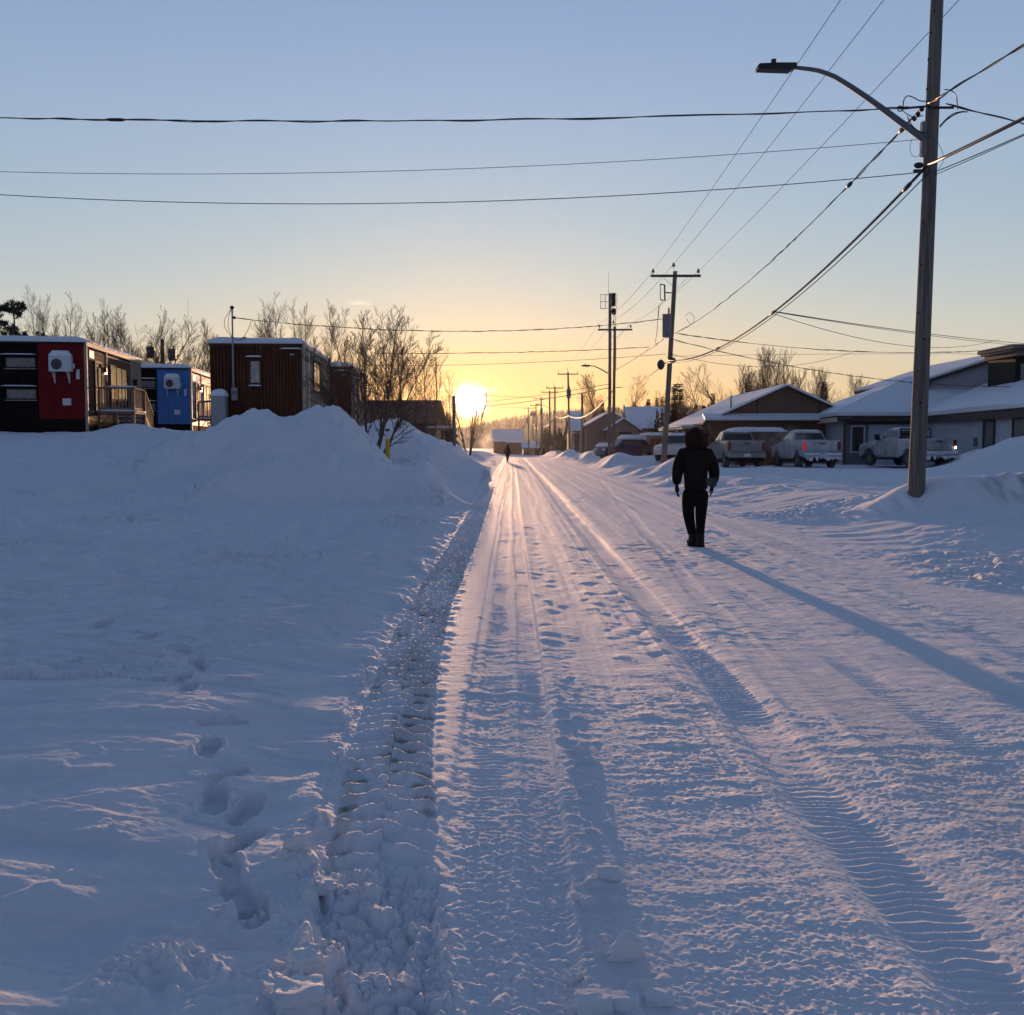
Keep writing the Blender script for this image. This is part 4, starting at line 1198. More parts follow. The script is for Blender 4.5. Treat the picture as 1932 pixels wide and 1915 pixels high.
MB().box(29.4, 36, 59.5, 59.59, 5.2, 6.3).build('clerestory_pane', 'glass_dull', cu, world=True)
for k_ in range(6):
    MB().box(29.9 + k_ * .8, 30.0 + k_ * .8, 59.42, 59.49, 5.1, 6.35).build('mullion', 'fascia', cu, world=True)
MB().box(28.7, 30.2, 59.2, 63.2, 7.0, 7.14).box(28.6, 30.0, 58.9, 63.4, 7.14, 7.34).box(28.95, 36, 59.1, 63.2, 6.75, 6.98).build('clerestory_roof', 'deckwood', cu, world=True)
snow_slab(28.6, 30.0, 58.9, 63.4, 7.342, h=.08, n=(6, 8)).build('clerestory_snow', 'snow_roof', cu, world=True, smooth=True)
# ------------------------------------------------------------------ poles, lamps and wires
M['pole'] = mat('weathered_pole_wood', (.17, .145, .125), .85, spec=.15, noise=(3, .5, (9, 9, .3)), bump=(20, .6, .01, (8, 8, .5)))
M['arm_wood'] = mat('crossarm_wood', (.085, .07, .06), .8, noise=(3, .3))
M['insul'] = mat('insulator', (.05, .045, .045), .3, spec=.6)
M['can'] = mat('transformer_grey', (.16, .17, .18), .5, noise=(4, .15))
M['wire'] = mat('wire_rubber', (.018, .018, .02), .5)
M['wire_thin'] = mat('wire_bare', (.06, .06, .065), .45)
M['lamp_grey'] = mat('lamp_arm_metal', (.13, .14, .15), .45, metal=.4)
M['orange_fit'] = mat('bolt_hole', (.012, .01, .01), .9)

def lathe(mb, a, b, prof, n=10):
    a, b = Vector(a), Vector(b)
    mb.tube([a.lerp(b, t_) for t_, r_ in prof], [r_ for t_, r_ in prof], n)
    return mb

def utility_pole(label, base, top, r0=.16, r1=.11, arm=None, group='utility poles along the street', can=None, extra=0, arm_dz=-.25, third=True, n=14, name='utility_pole', side=-1):
    base, top = Vector(base), Vector(top)
    base = base - (top - base).normalized() * .6
    t = thing(name, label, 'utility pole', base, 0, group)
    def W(x, y, z): return top + Vector((x, y, z))
    k = 9
    MB().tube([base.lerp(top, i / k) for i in range(k + 1)], [r0 + (r1 - r0) * i / k for i in range(k + 1)], n).build('shaft', 'pole', t, world=True, smooth=True, auto=40)
    if arm:
        c = W(0, -.16, arm_dz)
        am = MB().box(c.x - arm / 2, c.x + arm / 2, c.y - .05, c.y + .05, c.z - .06, c.z + .06).build('crossarm', 'arm_wood', t, world=True)
        pins = [(c.x - arm / 2 + .12, c.y, c.z + .06), (c.x + arm / 2 - .12, c.y, c.z + .06)]
        if third: pins.append((top.x - .1, top.y - .12, top.z + .12))
        for p in pins:
            m_ = MB()
            lathe(m_, p, (p[0], p[1], p[2] + .30), [(0, .015), (.35, .015), (.36, .085), (.5, .06), (.52, .095), (.7, .05), (.85, .055), (1, .02)], 10)
            m_.build('insulator', 'insul', am, world=True)
        for s_ in (-1, 1):
            MB().bar((c.x + s_ * .62, c.y, c.z - .05), (c.x + s_ * .06, c.y, c.z - .62), .03, .012).build('brace', 'arm_wood', t, world=True)
    if can:
        for (dx, dz, rr, hh) in can:
            p = base.lerp(top, 1 + dz / (top - base).length)
            cc = Vector((p.x + dx, p.y - .1, p.z))
            m_ = MB()
            lathe(m_, cc, cc + Vector((0, 0, hh)), [(0, rr * .9), (.03, rr), (.94, rr), (.95, rr * 1.06), (.99, rr * 1.06), (1, rr * .9)], 16)
            ca = m_.build('transformer', 'can', t, world=True, smooth=True, auto=35)
            m_ = MB()
            lathe(m_, cc + Vector((-rr * .4 * -side * -1, 0, hh)), cc + Vector((-rr * .4 * -side * -1, 0, hh + .34)), [(0, .03), (.2, .06), (.3, .035), (.5, .06), (.6, .035), (.8, .05), (1, .015)], 8)
            m_.build('bushing', 'insul', ca, world=True)
    return t

HI = 'utility poles along the street'
P1b, P1t = at(1729, 921, 20.6), at(1768, 0, 20.6)
d_ = (P1t - P1b).normalized()
P1top = P1t + d_ * 1.35
p1 = utility_pole('tall weathered wooden pole rising from the snow bank, carrying the nearest street lamp', P1b, P1top, .168, .112, arm=2.5, group=HI, n=22)
bm_ = MB()
for i, (px_, py_) in enumerate(((1763, 20), (1757, 62), (1752, 112), (1749, 168), (1748, 250), (1742, 420), (1737, 500), (1733, 590), (1745, 640), (1731, 700), (1737, 760))):
    q = at(px_, py_, 20.42)
    bm_.tube([(q.x, q.y + .02, q.z), (q.x, q.y - .012, q.z)], .018, 8)
bm_.build('step_bolt', 'orange_fit', p1, world=True)
gw_ = [at(1737 + 24 * (1 - i / 30), 900 - i * 20, 20.41) for i in range(31)]
ax_ = [P1b.lerp(P1t, (q_.z - P1b.z) / (P1t.z - P1b.z)) for q_ in gw_]
MB().tube([Vector((a_.x - .05 + .006 * math.sin(i * 2.1), a_.y - (.168 - .056 * i / 45) - .004, a_.z)) for i, a_ in enumerate(ax_)], .006, 5).build('ground_wire', 'wire_thin', p1, world=True)
# bracket plate, spool rack and clamps
q = at(1747, 262, 20.45)
MB().box(q.x - .10, q.x - .02, q.y - .07, q.y + .05, q.z - .34, q.z + .32).build('lamp_bracket', 'can', p1, world=True)
q = at(1745, 312, 20.4)
MB().ball((q.x - .12, q.y, q.z), (.10, .07, .06), 8, 6).box(q.x - .22, q.x - .02, q.y - .03, q.y + .03, q.z - .14, q.z - .08).build('cable_clamp', 'dark_metal', p1, world=True)
q = at(1739, 205, 20.35)
m_ = MB()
for k_ in range(3):
    m_.ball((q.x - .02 - .07 * k_, q.y - .05, q.z - .03 - .09 * k_), (.05, .05, .045), 8, 6)
m_.tube([(q.x - .4, q.y, q.z), (q.x + .15, q.y, q.z + .05)], .022, 6).tube([(q.x - .42 + .05 * math.cos(a), q.y, q.z + .05 * math.sin(a)) for a in [i * math.pi / 6 for i in range(13)]], .012, 6, cap=False)
m_.tube([(q.x + .1, q.y, q.z + .02), (q.x + .62, q.y, q.z + .02)], .026, 8)
m_.build('wire_rack', 'dark_metal', p1, world=True)
def loop_tube(pts_px, Y_, r_, nm, root, mt='wire'):
    P_ = [at(a, b, Y_) for a, b in pts_px]
    pts = []
    for i in range(len(P_) - 1):
        p0 = P_[max(i - 1, 0)]; p1_ = P_[i]; p2_ = P_[i + 1]; p3_ = P_[min(i + 2, len(P_) - 1)]
        for k in range(5):
            t_ = k / 5
            pts.append(.5 * ((2 * p1_) + (p2_ - p0) * t_ + (2 * p0 - 5 * p1_ + 4 * p2_ - p3_) * t_ * t_ + (3 * p1_ - p0 - 3 * p2_ + p3_) * t_ ** 3))
    pts.append(P_[-1])
    return MB().tube(pts, r_, 5).build(nm, mt, root, world=True)
loop_tube([(1704, 204), (1705, 190), (1712, 181), (1724, 184), (1735, 190), (1747, 191)], 20.35, .011, 'jumper_wire', p1)
loop_tube([(1700, 206), (1712, 216), (1726, 221), (1741, 218)], 20.35, .010, 'jumper_wire', p1)
loop_tube([(1712, 220), (1720, 236), (1733, 247), (1746, 251)], 20.35, .012, 'jumper_wire', p1)
loop_tube([(1782, 169), (1795, 171), (1804, 181), (1806, 195), (1807, 207)], 20.35, .011, 'jumper_wire', p1)
loop_tube([(1773, 240), (1784, 228), (1798, 218), (1812, 212), (1826, 211)], 20.4, .012, 'jumper_wire', p1)
loop_tube([(1773, 238), (1786, 224), (1800, 214), (1818, 210)], 20.45, .011, 'jumper_wire', p1)
loop_tube([(1721, 262), (1717, 275), (1719, 290), (1727, 296), (1736, 290), (1740, 277)], 20.35, .005, 'jumper_wire', p1)
loop_tube([(1745, 258), (1760, 261), (1771, 272), (1779, 290), (1779, 306), (1770, 320)], 20.35, .005, 'jumper_wire', p1)

P2b, P2t = at(1252, 882, 52), at(1274, 512, 52)
p2 = utility_pole('leaning wooden pole with a grey transformer, just beyond the walking person', P2b, P2t, .15, .105, arm=2.5, can=[(-.24, -3.3, .23, 1.15)], n=16)
q = at(1250, 552, 51.8)
cm = MB().tube([(q.x - .1, q.y, q.z - .35), (q.x + .12, q.y, q.z - .4), (q.x + .1, q.y, q.z + .38), (q.x - .12, q.y, q.z + .4)], .045, 6).tube([(q.x - .12, q.y, q.z + .42), (q.x - .1, q.y, q.z - .35)], .018, 6).tube([(q.x + .1, q.y, q.z), (q.x + .55, q.y + .1, q.z)], .03, 6)
cm.build('cutout_fuse', 'insul', p2, world=True)
for (px_, py_) in ((1247, 688), (1268, 680)):
    q = at(px_, py_, 51.7)
    MB().ball(q, (.19, .12, .26) if px_ < 1250 else (.2, .12, .15), 10, 8).build('splice_case', 'dark_metal', p2, world=True)
loop_tube([(1243, 575), (1240, 620), (1237, 645), (1240, 652)], 51.8, .014, 'jumper_wire', p2)
loop_tube([(1252, 565), (1244, 580), (1243, 600)], 51.8, .010, 'jumper_wire', p2)
loop_tube([(1293, 596), (1302, 590), (1310, 600), (1304, 612), (1294, 600)], 50.5, .010, 'jumper_wire', p2)

P3b, P3t = at(1157, 872, 75), at(1160, 616, 75)
utility_pole('wooden crossarm pole standing right in front of the antenna pole', P3b, P3t, .125, .088, arm=2.5)
A3b, A3t = at(1150, 862, 77.5), at(1151, 553, 77.5)
pa = utility_pole('tallest pole, topped by a square grid antenna behind a crossarm pole', A3b, A3t, .13, .11, name='antenna_pole')
q0, q1 = at(1133, 556, 77.3), at(1162, 582, 77.3)
gm = MB()
zs = [q0.z, (q0.z + q1.z) / 2, q1.z]
for z_ in zs: gm.tube([(q0.x, 77.3, z_), (q1.x + .1, 77.3, z_)], .022, 5)
for f_ in (0, .3, .72, 1.0):
    x_ = q0.x + (q1.x + .05 - q0.x) * f_
    gm.tube([(x_, 77.3, q0.z + .05), (x_, 77.3, q1.z - .05)], .022, 5)
gm.build('grid_antenna', 'grey_metal', pa, world=True)
q = at(1157.5, 560, 77.2)
MB().box(q.x - .14, q.x + .14, 77.0, 77.3, q.z - .7, q.z + .25).ball((q.x + .02, 77.1, q.z - 1.1), (.2, .15, .26), 8, 6).build('radio_unit', 'dark_metal', pa, world=True)
lm = MB()
la, lb = at(1157.5, 586, 77.25), at(1158.5, 700, 77.25)
lm.tube([la, lb], .018, 4).tube([la + Vector((.16, 0, 0)), lb + Vector((.16, 0, 0))], .018, 4)
for i in range(14):
    p = la.lerp(lb, i / 14)
    lm.tube([p, p + Vector((.16, 0, 0))], .012, 4)
lm.build('cable_ladder', 'grey_metal', pa, world=True)
q = at(1148, 553, 77.3)
MB().tube([q, q + Vector((0, 0, 1.5))], [.02, .008], 4).build('whip_antenna', 'grey_metal', pa, world=True)

utility_pole('slim crossarm pole with a transformer in front of the beige house porch', at(1075, 862, 122), at(1071.7, 702, 122), .14, .10, arm=2.5, can=[(.02, -3.1, .27, 1.1)])
utility_pole('short bare pole without crossarm before the beige house wall', at(1099, 850, 126), at(1098, 742, 126), .17, .13)
far = [(1046.8, 852, 729, 151, 'crossarm pole with a street lamp, first beyond the beige house', None), (1036.9, 850, 737, 162, 'double-arm pole between two far poles, second beyond the beige house', None),
       (1021, 850, 750, 187, 'far pole carrying a transformer, third beyond the beige house', [(0, -3.2, .3, 1.2)]), (1011.3, 851, 763, 215, 'far crossarm pole, fourth beyond the beige house', None),
       (1005.8, 851, 774, 247, 'far pole with twin transformers, fifth beyond the beige house', [(-.4, -1.5, .3, 1.0), (.4, -1.5, .3, 1.0)]), (996.6, 852, 768, 232, 'far pole in front of the dark shed, sixth beyond the beige house', [(-.4, -3.5, .3, 1.0)]),
       (987.5, 851, 792, 336, 'farthest small pole at the end of the street', None), (943.5, 838, 806, 300, 'small far pole rising over the white-roofed end house', None)]
for px_, pb, pt_, Y_, lab, can in far:
    p_ = utility_pole(lab, at(px_ + 1, pb, Y_), at(px_, pt_, Y_), .16, .12, arm=2.6, can=can, n=8, third=Y_ < 200)
utility_pole('short bare pole on the ploughed bank just beside the sun', at(857, 838, 60), at(856, 747, 60), .11, .09)
utility_pole('pole with transformers behind the blue-panelled house roof', at(307, 700, 82), at(306, 640, 82), .17, .14, can=[(-.9, -1.5, .3, .9), (.8, -1.7, .3, .9)], group=None)

def street_lamp(label, root_pt, tip_pt, rise, r0, r1, head, group='street lamps'):
    a, b = Vector(root_pt), Vector(tip_pt)
    t = thing('street_lamp', label, 'street lamp', a, 0, group)
    pts = []; n = 16
    for i in range(n + 1):
        f = i / n
        g_ = float(np.interp(f, (0, .254, .418, .582, .705, .828, 1), (0, .34, .556, .756, .889, .963, 1)))
        pts.append(Vector((a.x + (b.x - a.x) * f, a.y + (b.y - a.y) * f, a.z + (b.z - a.z) * g_)))
    MB().tube(pts, [r0 + (r1 - r0) * i / n for i in range(n + 1)], 10).build('arm', 'lamp_grey', t, world=True, smooth=True, auto=60)
    h = head
    hm_ = MB()
    hm_.prism([(0.03, -.02), (.03, .055), (-h * .45, .085), (-h * .95, .10), (-h, .07), (-h, .0), (-h * .6, -.035), (-.1, -.075)], 'y', -.12, .12)
    hm_.xf(Matrix.Translation(b) @ Matrix.Rotation(R(-5 if h > .4 else 0), 4, 'Y'))
    hd = hm_.build('lamp_head', 'dark_metal', t, world=True, bevel=.012)
    MB().tube([b + Vector((-h * .55, 0, .08)), b + Vector((-h * .55, 0, .15))], .05, 10).build('photocell', 'dark_metal', hd, world=True)
    MB().box(-h * .92, -.25 * h, -.09, .09, -.03, -.01).xf(Matrix.Translation(b + Vector((0, 0, -.012)))).build('lens', 'glass_dull', hd, world=True)
    return t
street_lamp('nearest street lamp, unlit, on a long arm reaching over the road', at(1742, 262, 20.4), at(1498, 127, 20.4), 1, .068, .036, .72)
street_lamp('unlit street lamp on the arm between the antenna pole and the sky', at(1150, 706, 75), at(1113, 690, 75), 1, .05, .03, .62)
street_lamp('small far street lamp on the first pole beyond the beige house', at(1046, 776, 150.8), at(1018, 763, 150.8), 1, .05, .04, .62)

# ---- wires
def wire(label, a, b, mid=None, sag=None, r=.012, twist=False, group=None, mt='wire', n=40, name='overhead_wire', cat='wire', lumps=()):
    a, b = Vector(a), Vector(b)
    if mid is not None:
        # the sag for which the span passes this bearing at this height
        tx = (mid[0] - 966) / 1932.0
        best = min((abs((a.x + (b.x - a.x) * k / 400) / (a.y + (b.y - a.y) * k / 400) * .9985 - tx), k / 400) for k in range(4, 397))[1]
        p = a.lerp(b, best)
        target = at(mid[0], mid[1], p.y)
        sag = (p.z - target.z) / (4 * best * (1 - best))
    sag = sag or 0
    P_ = lambda t_: a.lerp(b, t_) - Vector((0, 0, 4 * sag * t_ * (1 - t_)))
    mb = MB()
    if twist:
        L_ = (b - a).length; n = int(L_ / .09)
        d = (b - a).normalized(); s_ = d.cross(Vector((0, 0, 1))).normalized(); u_ = s_.cross(d)
        rnd = random.Random(int(a.z * 1000) & 255)
        ph_ = rnd.random() * 6
        for k in range(2):
            pts = []
            for i in range(n + 1):
                t_ = i / n
                an = t_ * L_ * (3.1 + .5 * math.sin(t_ * 5 + ph_ + k)) + k * 2.4 + 1.3 * math.sin(t_ * L_ * .7)
                w = r * (.55 + .50 * math.sin(t_ * L_ * .8 + ph_ * (1 + k)) + .25 * math.sin(t_ * L_ * 2.3 + k))
                pts.append(P_(t_) + (s_ * math.cos(an) + u_ * math.sin(an)) * w)
            mb.tube(pts, r * .5, 5)
        mb.tube([P_(i / 60) for i in range(61)], r * .42, 4)
    else:
        mb.tube([P_(i / n) for i in range(n + 1)], r, 5)
    for f_, l_, r_ in lumps:
        p = P_(f_); d = (P_(f_ + .004) - P_(f_ - .004)).normalized()
        mb.tube([p - d * l_ / 2, p - d * l_ * .25, p + d * l_ * .25, p + d * l_ / 2], [r_ * .5, r_, r_, r_ * .5], 7)
    o = mb.build(name, mt, smooth=True)
    tag(o, label, cat, group)
    return o
PR = 'bare conductors on the crossarms'
a1, a2, a3 = at(1622, -54, 20.5), at(1742, -97, 20.5), at(1850, -44, 20.5)
b1_, b2_, b3_ = at(1231, 512, 51.8), at(1270, 499, 51.8), at(1317, 512, 51.8)
c1_, c2_, c3_ = at(1129, 611, 74.8), at(1158, 604, 74.8), at(1187, 612, 74.8)
d1_, d2_, d3_ = at(1054, 703, 121.8), at(1071, 695, 121.8), at(1089, 703, 121.8)
nm3 = ('outer conductor over the road', 'middle conductor', 'outer conductor over the houses')
for k, (A, B) in enumerate(((a1, b1_), (a2, b2_), (a3, b3_))):
    wire('thin bare ' + nm3[k] + ', lamp pole to transformer pole', A, B, sag=.12, r=.0085, mt='wire_thin', group=PR)
for k, (A, B) in enumerate(((b1_, c1_), (b2_, c2_), (b3_, c3_))):
    wire('thin bare ' + nm3[k] + ', transformer pole to antenna pole', A, B, sag=.3, r=.009, mt='wire_thin', group=PR)
for k, (A, B) in enumerate(((c1_, d1_), (c2_, d2_), (c3_, d3_))):
    wire('thin bare ' + nm3[k] + ', beyond the antenna pole', A, B, sag=.5, r=.011, mt='wire_thin', group=PR)
fp = [(121.8, 1071.7, 702), (150.8, 1046.8, 729), (186.8, 1021, 750), (214.8, 1011.3, 763), (246.8, 1005.8, 774), (335, 987.5, 792)]
for i in range(len(fp) - 1):
    for k, dx in enumerate((-1.1, 1.1)):
        A = at(fp[i][1], fp[i][2], fp[i][0]) + Vector((dx, 0, .1)); B = at(fp[i + 1][1], fp[i + 1][2], fp[i + 1][0]) + Vector((dx, 0, .1))
        wire(('left' if k == 0 else 'right') and ('road-side' if k == 0 else 'house-side') + ' thin conductor, ' + ('first', 'second', 'third', 'fourth', 'fifth')[i] + ' span after the beige house', A, B, sag=.5, r=.012, mt='wire_thin', group='far conductors')
# near crossing wires
wire('thick twisted cable crossing the whole sky to the lamp pole', at(1725, 203, 20.4), at(-520, 205, 21), mid=(850, 227), r=.021, twist=True, lumps=((.665, .42, .034), (.008, .25, .03)))
wire('thin wire, upper of the two crossing the sky', at(1746, 262, 20.5), at(-520, 300, 23), mid=(600, 326), r=.0065, mt='wire_thin')
wire('thin wire, lower of the two crossing the sky', at(1738, 325, 20.5), at(-520, 322, 23), mid=(700, 384), r=.009, mt='wire')
wire('twisted cable from the lamp pole to the leaning transformer pole', at(1740, 203, 20.35), at(1262, 634, 51.8), mid=(1500, 442), r=.021, twist=True, lumps=((.03, .5, .05), (.135, .35, .05)))
wire('twisted cable between the transformer pole and the antenna pole', at(1252, 640, 51.8), at(1162, 698, 74.7), mid=(1205, 671), r=.026, twist=True)
wire('thick telephone cable bundle from the lamp pole to the leaning pole', at(1748, 314, 20.35), at(1260, 680, 51.8), mid=(1455, 588), r=.030, lumps=((.36, .8, .042), (.62, .9, .05), (.03, .5, .045)))
wire('second thinner strand beneath the telephone cable bundle', at(1752, 326, 20.35), at(1260, 684, 51.8), mid=(1462, 590), r=.012)
wire('telephone cable bundle between the leaning pole and the antenna pole', at(1256, 684, 51.8), at(1162, 731, 74.7), mid=(1215, 714), r=.032)
wire('sunlit sagging cable bundle beyond the antenna pole', at(1160, 732, 75.2), at(1073, 784, 121.8), mid=(1120, 775), r=.045)
wire('sagging cable bundle between two far poles', at(1073, 784, 122.2), at(1047, 784, 150.8), mid=(1058, 789), r=.05)
wire('farther sagging cable bundle behind the far lamp', at(1047, 784, 151.2), at(1021, 797, 186.8), mid=(1034, 803), r=.06)
wire('faint sagging cable bundle near the end of the street', at(1021, 797, 187.2), at(1006, 800, 246), mid=(1013, 810), r=.07)
END = Vector((8.6, -15, 8.5))
wire('thick twisted cable leaving the lamp pole towards the viewer', at(1752, 195, 20.35), END, mid=(1925, 70), r=.026, twist=True)
wire('thick telephone cable leaving the lamp pole towards the viewer', at(1750, 312, 20.35), END - Vector((0, 0, 1.3)), mid=(1925, 217), r=.032)
wire('thin strand leaving the lamp pole under the telephone cable', at(1760, 326, 20.35), END - Vector((.1, 0, 1.5)), mid=(1925, 246), r=.010, group='thin strands')
wire('lowest thin strand leaving the lamp pole', at(1764, 330, 20.4), END - Vector((-.1, 0, 1.6)), mid=(1925, 250), r=.008, group='thin strands')
wire('twisted service cable going from the lamp pole to the white building', at(1785, 196, 20.5), at(2300, 330, 24), mid=(1925, 237), r=.020, twist=True)
# service drops across the road
wire('service cable from the brown house mast to the transformer pole', local(b1, R(2.3), -2.8, -.1, 4.88), at(1256, 601, 51.8), mid=(850, 625), r=.022, twist=True)
wire('second service cable crossing the road above the sun', at(700, 666, 56), at(1225, 655, 58.7), mid=(1000, 664), r=.022, twist=True)
wire('thin telephone drop crossing the road under the service cables', at(690, 690, 56), at(1256, 668, 51.8), mid=(1000, 684), r=.011)
wire('upper of two wires running from the antenna pole towards the sun', at(1152, 724, 75), at(840, 764, 125), mid=(1000, 748), r=.022, mt='wire')
wire('lower of two wires running from the antenna pole towards the sun', at(1152, 731, 75), at(840, 768, 125), mid=(1000, 757), r=.03, mt='wire')
wire('far wire crossing over the end of the street', at(1047, 750, 150.8), at(860, 742, 150), mid=(960, 748), r=.02)
wire('far lower wire crossing below the sun', at(1011, 770, 215), at(860, 762, 215), mid=(940, 768), r=.03)
wire('lowest far wire crossing below the sun', at(1006, 792, 246), at(860, 788, 246), mid=(940, 792), r=.03)
# drops to the buildings on the far side of the lot
wire('twisted drop from the transformer pole to the clerestory', at(1277, 629, 51.8), at(1884, 660, 59.4), mid=(1634, 664), r=.022, twist=True)
wire('long dark drop sagging in front of the white building roof', at(1268, 640, 51.8), at(2050, 724, 60), mid=(1634, 713), r=.024, twist=True)
wire('upper thin drop running from the telephone bundle to the clerestory', at(1457, 587, 32.3), at(2000, 652, 60), mid=(1723, 627), r=.014)
wire('upper thin drop doubled just beneath its neighbour', at(1457, 588, 32.3), at(2000, 657, 60.5), mid=(1723, 630), r=.011)
wire('lower thin drop sagging to the clerestory roof', at(1457, 591, 32.3), at(1886, 640, 59.2), mid=(1640, 643), r=.011)
wire('thin wire sagging over the brown gable', at(1266, 668, 51.8), at(1620, 660, 70), mid=(1440, 692), r=.013)
wire('faint wire sagging over the bare trees', at(1266, 672, 51.8), at(1884, 668, 59.4), mid=(1574, 668), r=.009)
# ------------------------------------------------------------------ trees
M['bark'] = mat('grey_brown_bark', (.085, .065, .055), .9, noise=(6, .3))
M['twig'] = mat('winter_twigs', (.075, .05, .042), .9)
M['bark_warm'] = mat('reddish_bark', (.12, .07, .05), .85, noise=(6, .3))
M['needle'] = mat('dark_needles', (.022, .036, .022), .8, noise=(1.5, .4))
M['forest'] = mat('far_forest', (.03, .034, .026), .95, noise=(.02, .3))

def grow(mbt, mbc, p, d, L_, r, lev, rnd, up, spread, n_child, thin, first=.25):
    seg = max(3, int(5 - lev))
    pts = [p.copy()]; dirs = []
    cur = p.copy(); dd = d.normalized()
    for i in range(seg):
        dd = (dd + Vector((rnd.gauss(0, .10 + .04 * lev), rnd.gauss(0, .10 + .04 * lev), up * (.05 + .03 * lev)))).normalized()
        cur = cur + dd * (L_ / seg)
        pts.append(cur.copy()); dirs.append(dd.copy())
    rad = [max(thin, r * (1 - .78 * i / seg)) for i in range(seg + 1)]
    (mbt if lev == 0 else mbc).tube(pts, rad, 7 if lev == 0 else 4 if lev == 1 else 3, cap=False)
    if lev >= 3: return
    n = n_child[lev]
    for k in range(n):
        f = first + (1 - first) * (k + rnd.random() * .8) / n if lev == 0 else .18 + .82 * (k + rnd.random()) / n
        i = min(int(f * seg), seg - 1)
        q = pts[i].lerp(pts[i + 1], f * seg - i)
        a = rnd.random() * 6.283
        dv = dirs[i]
        s_ = dv.orthogonal().normalized(); u_ = dv.cross(s_)
        an = spread[lev] * rnd.uniform(.7, 1.2)
        nd = dv * math.cos(an) + (s_ * math.cos(a) + u_ * math.sin(a)) * math.sin(an)
        nl = L_ * (.42 if lev == 0 else .55) * (1.15 - .75 * f if lev == 0 else 1.05 - .5 * f) * rnd.uniform(.75, 1.2)
        grow(mbt, mbc, q, nd, nl, rad[i] * (.48 if lev == 0 else .6), lev + 1, rnd, up, spread, n_child, thin)

TOPS = {}
def bare_tree(label, loc, H, seed, group=None, stems=1, lean=.12, spread=(.55, .55, .6), n_child=(14, 6, 5), thin=.006, r=None, first=.25, bark='bark', up=1.0, dirs=None, name='bare_tree', cat='tree'):
    rnd = random.Random(seed)
    t = thing(name, label, cat, loc, 0, group)
    a, b = MB(), MB()
    for s_ in range(stems):
        if dirs: d = Vector(dirs[s_][:3]); h = dirs[s_][3]; off = Vector(dirs[s_][4])
        else:
            d = Vector((rnd.gauss(0, lean), rnd.gauss(0, lean), 1)); h = H * rnd.uniform(.82, 1) if stems > 1 else H; off = Vector((rnd.gauss(0, .12), rnd.gauss(0, .12), -.3)) if stems > 1 else Vector((0, 0, -.3))
        grow(a, b, off, d, h, (r or H * .0095), 0, rnd, up, spread, n_child, thin, first)
    a.build('trunk', bark, t, smooth=True)
    b.build('crown', 'twig', t)
    TOPS[t.name] = sorted(q.z for q in b.v)[int(len(b.v) * .997)]
    return t

def spruce(label, loc, H, seed, group=None, w=.17):
    rnd = random.Random(seed)
    t = thing('spruce_tree', label, 'tree', loc, 0, group)
    MB().tube([(0, 0, -.3), (0, 0, H)], [H * .014, .015], 7).build('trunk', 'bark', t)
    m = MB(); z = H * .10
    while z < H * .985:
        f = 1 - z / H
        R_ = H * w * (f ** .85) * rnd.uniform(.75, 1.15) + .06
        nb = 7 if f > .3 else 5
        a0 = rnd.random() * 6
        for k in range(nb):
            if rnd.random() < .06: continue
            a = a0 + k * 6.283 / nb + rnd.gauss(0, .2)
            L_ = R_ * rnd.uniform(.6, 1.15)
            d = Vector((math.cos(a), math.sin(a), 0)); s_ = Vector((-math.sin(a), math.cos(a), 0))
            p0 = Vector((0, 0, z)); tip = d * L_ + Vector((0, 0, z - L_ * .28))
            for q in range(max(2, int(L_ / (H * .018)))):
                g = (q + rnd.random()) / max(2, int(L_ / (H * .018)))
                c = p0.lerp(tip, g); wd = H * .028 * (1.15 - g * .6)
                for sg in (-1, 1):
                    m.add([c, c + s_ * sg * wd * 1.5 + d * wd * .9 + Vector((0, 0, -wd * rnd.uniform(.3, 1.1))), c + d * wd * 1.3 + Vector((0, 0, wd * .2))], [(0, 1, 2)])
                m.add([c, c + d * wd * .5 + Vector((0, 0, -wd * 1.1)), c + d * wd * 1.1], [(0, 1, 2)])
        z += H * rnd.uniform(.018, .034)
    m.add([(-.04, 0, H * .96), (.04, 0, H * .96), (0, 0, H * 1.03)], [(0, 1, 2)])
    me = m.build('crown', 'needle', t)
    return t

def pine(label, loc, H, seed, w=3.0):
    rnd = random.Random(seed)
    t = thing('pine_tree', label, 'tree', loc)
    a, b = MB(), MB()
    a.tube([(0, 0, -.3), (.1, 0, H * .5), (0, .1, H * .97)], [.2, .13, .04], 8)
    for k in range(26):
        z = H * (.45 + .54 * rnd.random()); an = rnd.random() * 6.28
        L_ = w * rnd.uniform(.45, 1.0) * (1.15 - .75 * max(0, (z / H - .6) / .4))
        d = Vector((math.cos(an), math.sin(an), rnd.uniform(.05, .45)))
        p = Vector((0, 0, z)); q = p + d * L_
        a.tube([p, p.lerp(q, .5) + Vector((0, 0, -.1)), q], [.05, .035, .015], 4)
        for c in range(5):
            cc = p.lerp(q, .35 + .65 * rnd.random()) + Vector((rnd.gauss(0, .18), rnd.gauss(0, .18), rnd.gauss(.1, .12)))
            for n_ in range(46):
                dv = Vector((rnd.gauss(0, 1), rnd.gauss(0, 1), rnd.gauss(.3, .8))).normalized()
                rr_ = rnd.uniform(.12, .42)
                s_ = dv.orthogonal().normalized() * .035
                b.add([cc + dv * rr_ * .2 - s_, cc + dv * rr_ * .2 + s_, cc + dv * rr_], [(0, 1, 2)])
    a.build('trunk', 'bark', t); b.build('crown', 'needle', t)
    return t

def base(px, Y):
    x = (px - 966) * Y / 1932
    return Vector((x, Y, gz(x, Y)))
def hgt(py, Y, z0): return 1.6 + (840 - py) * Y / 1932 - z0

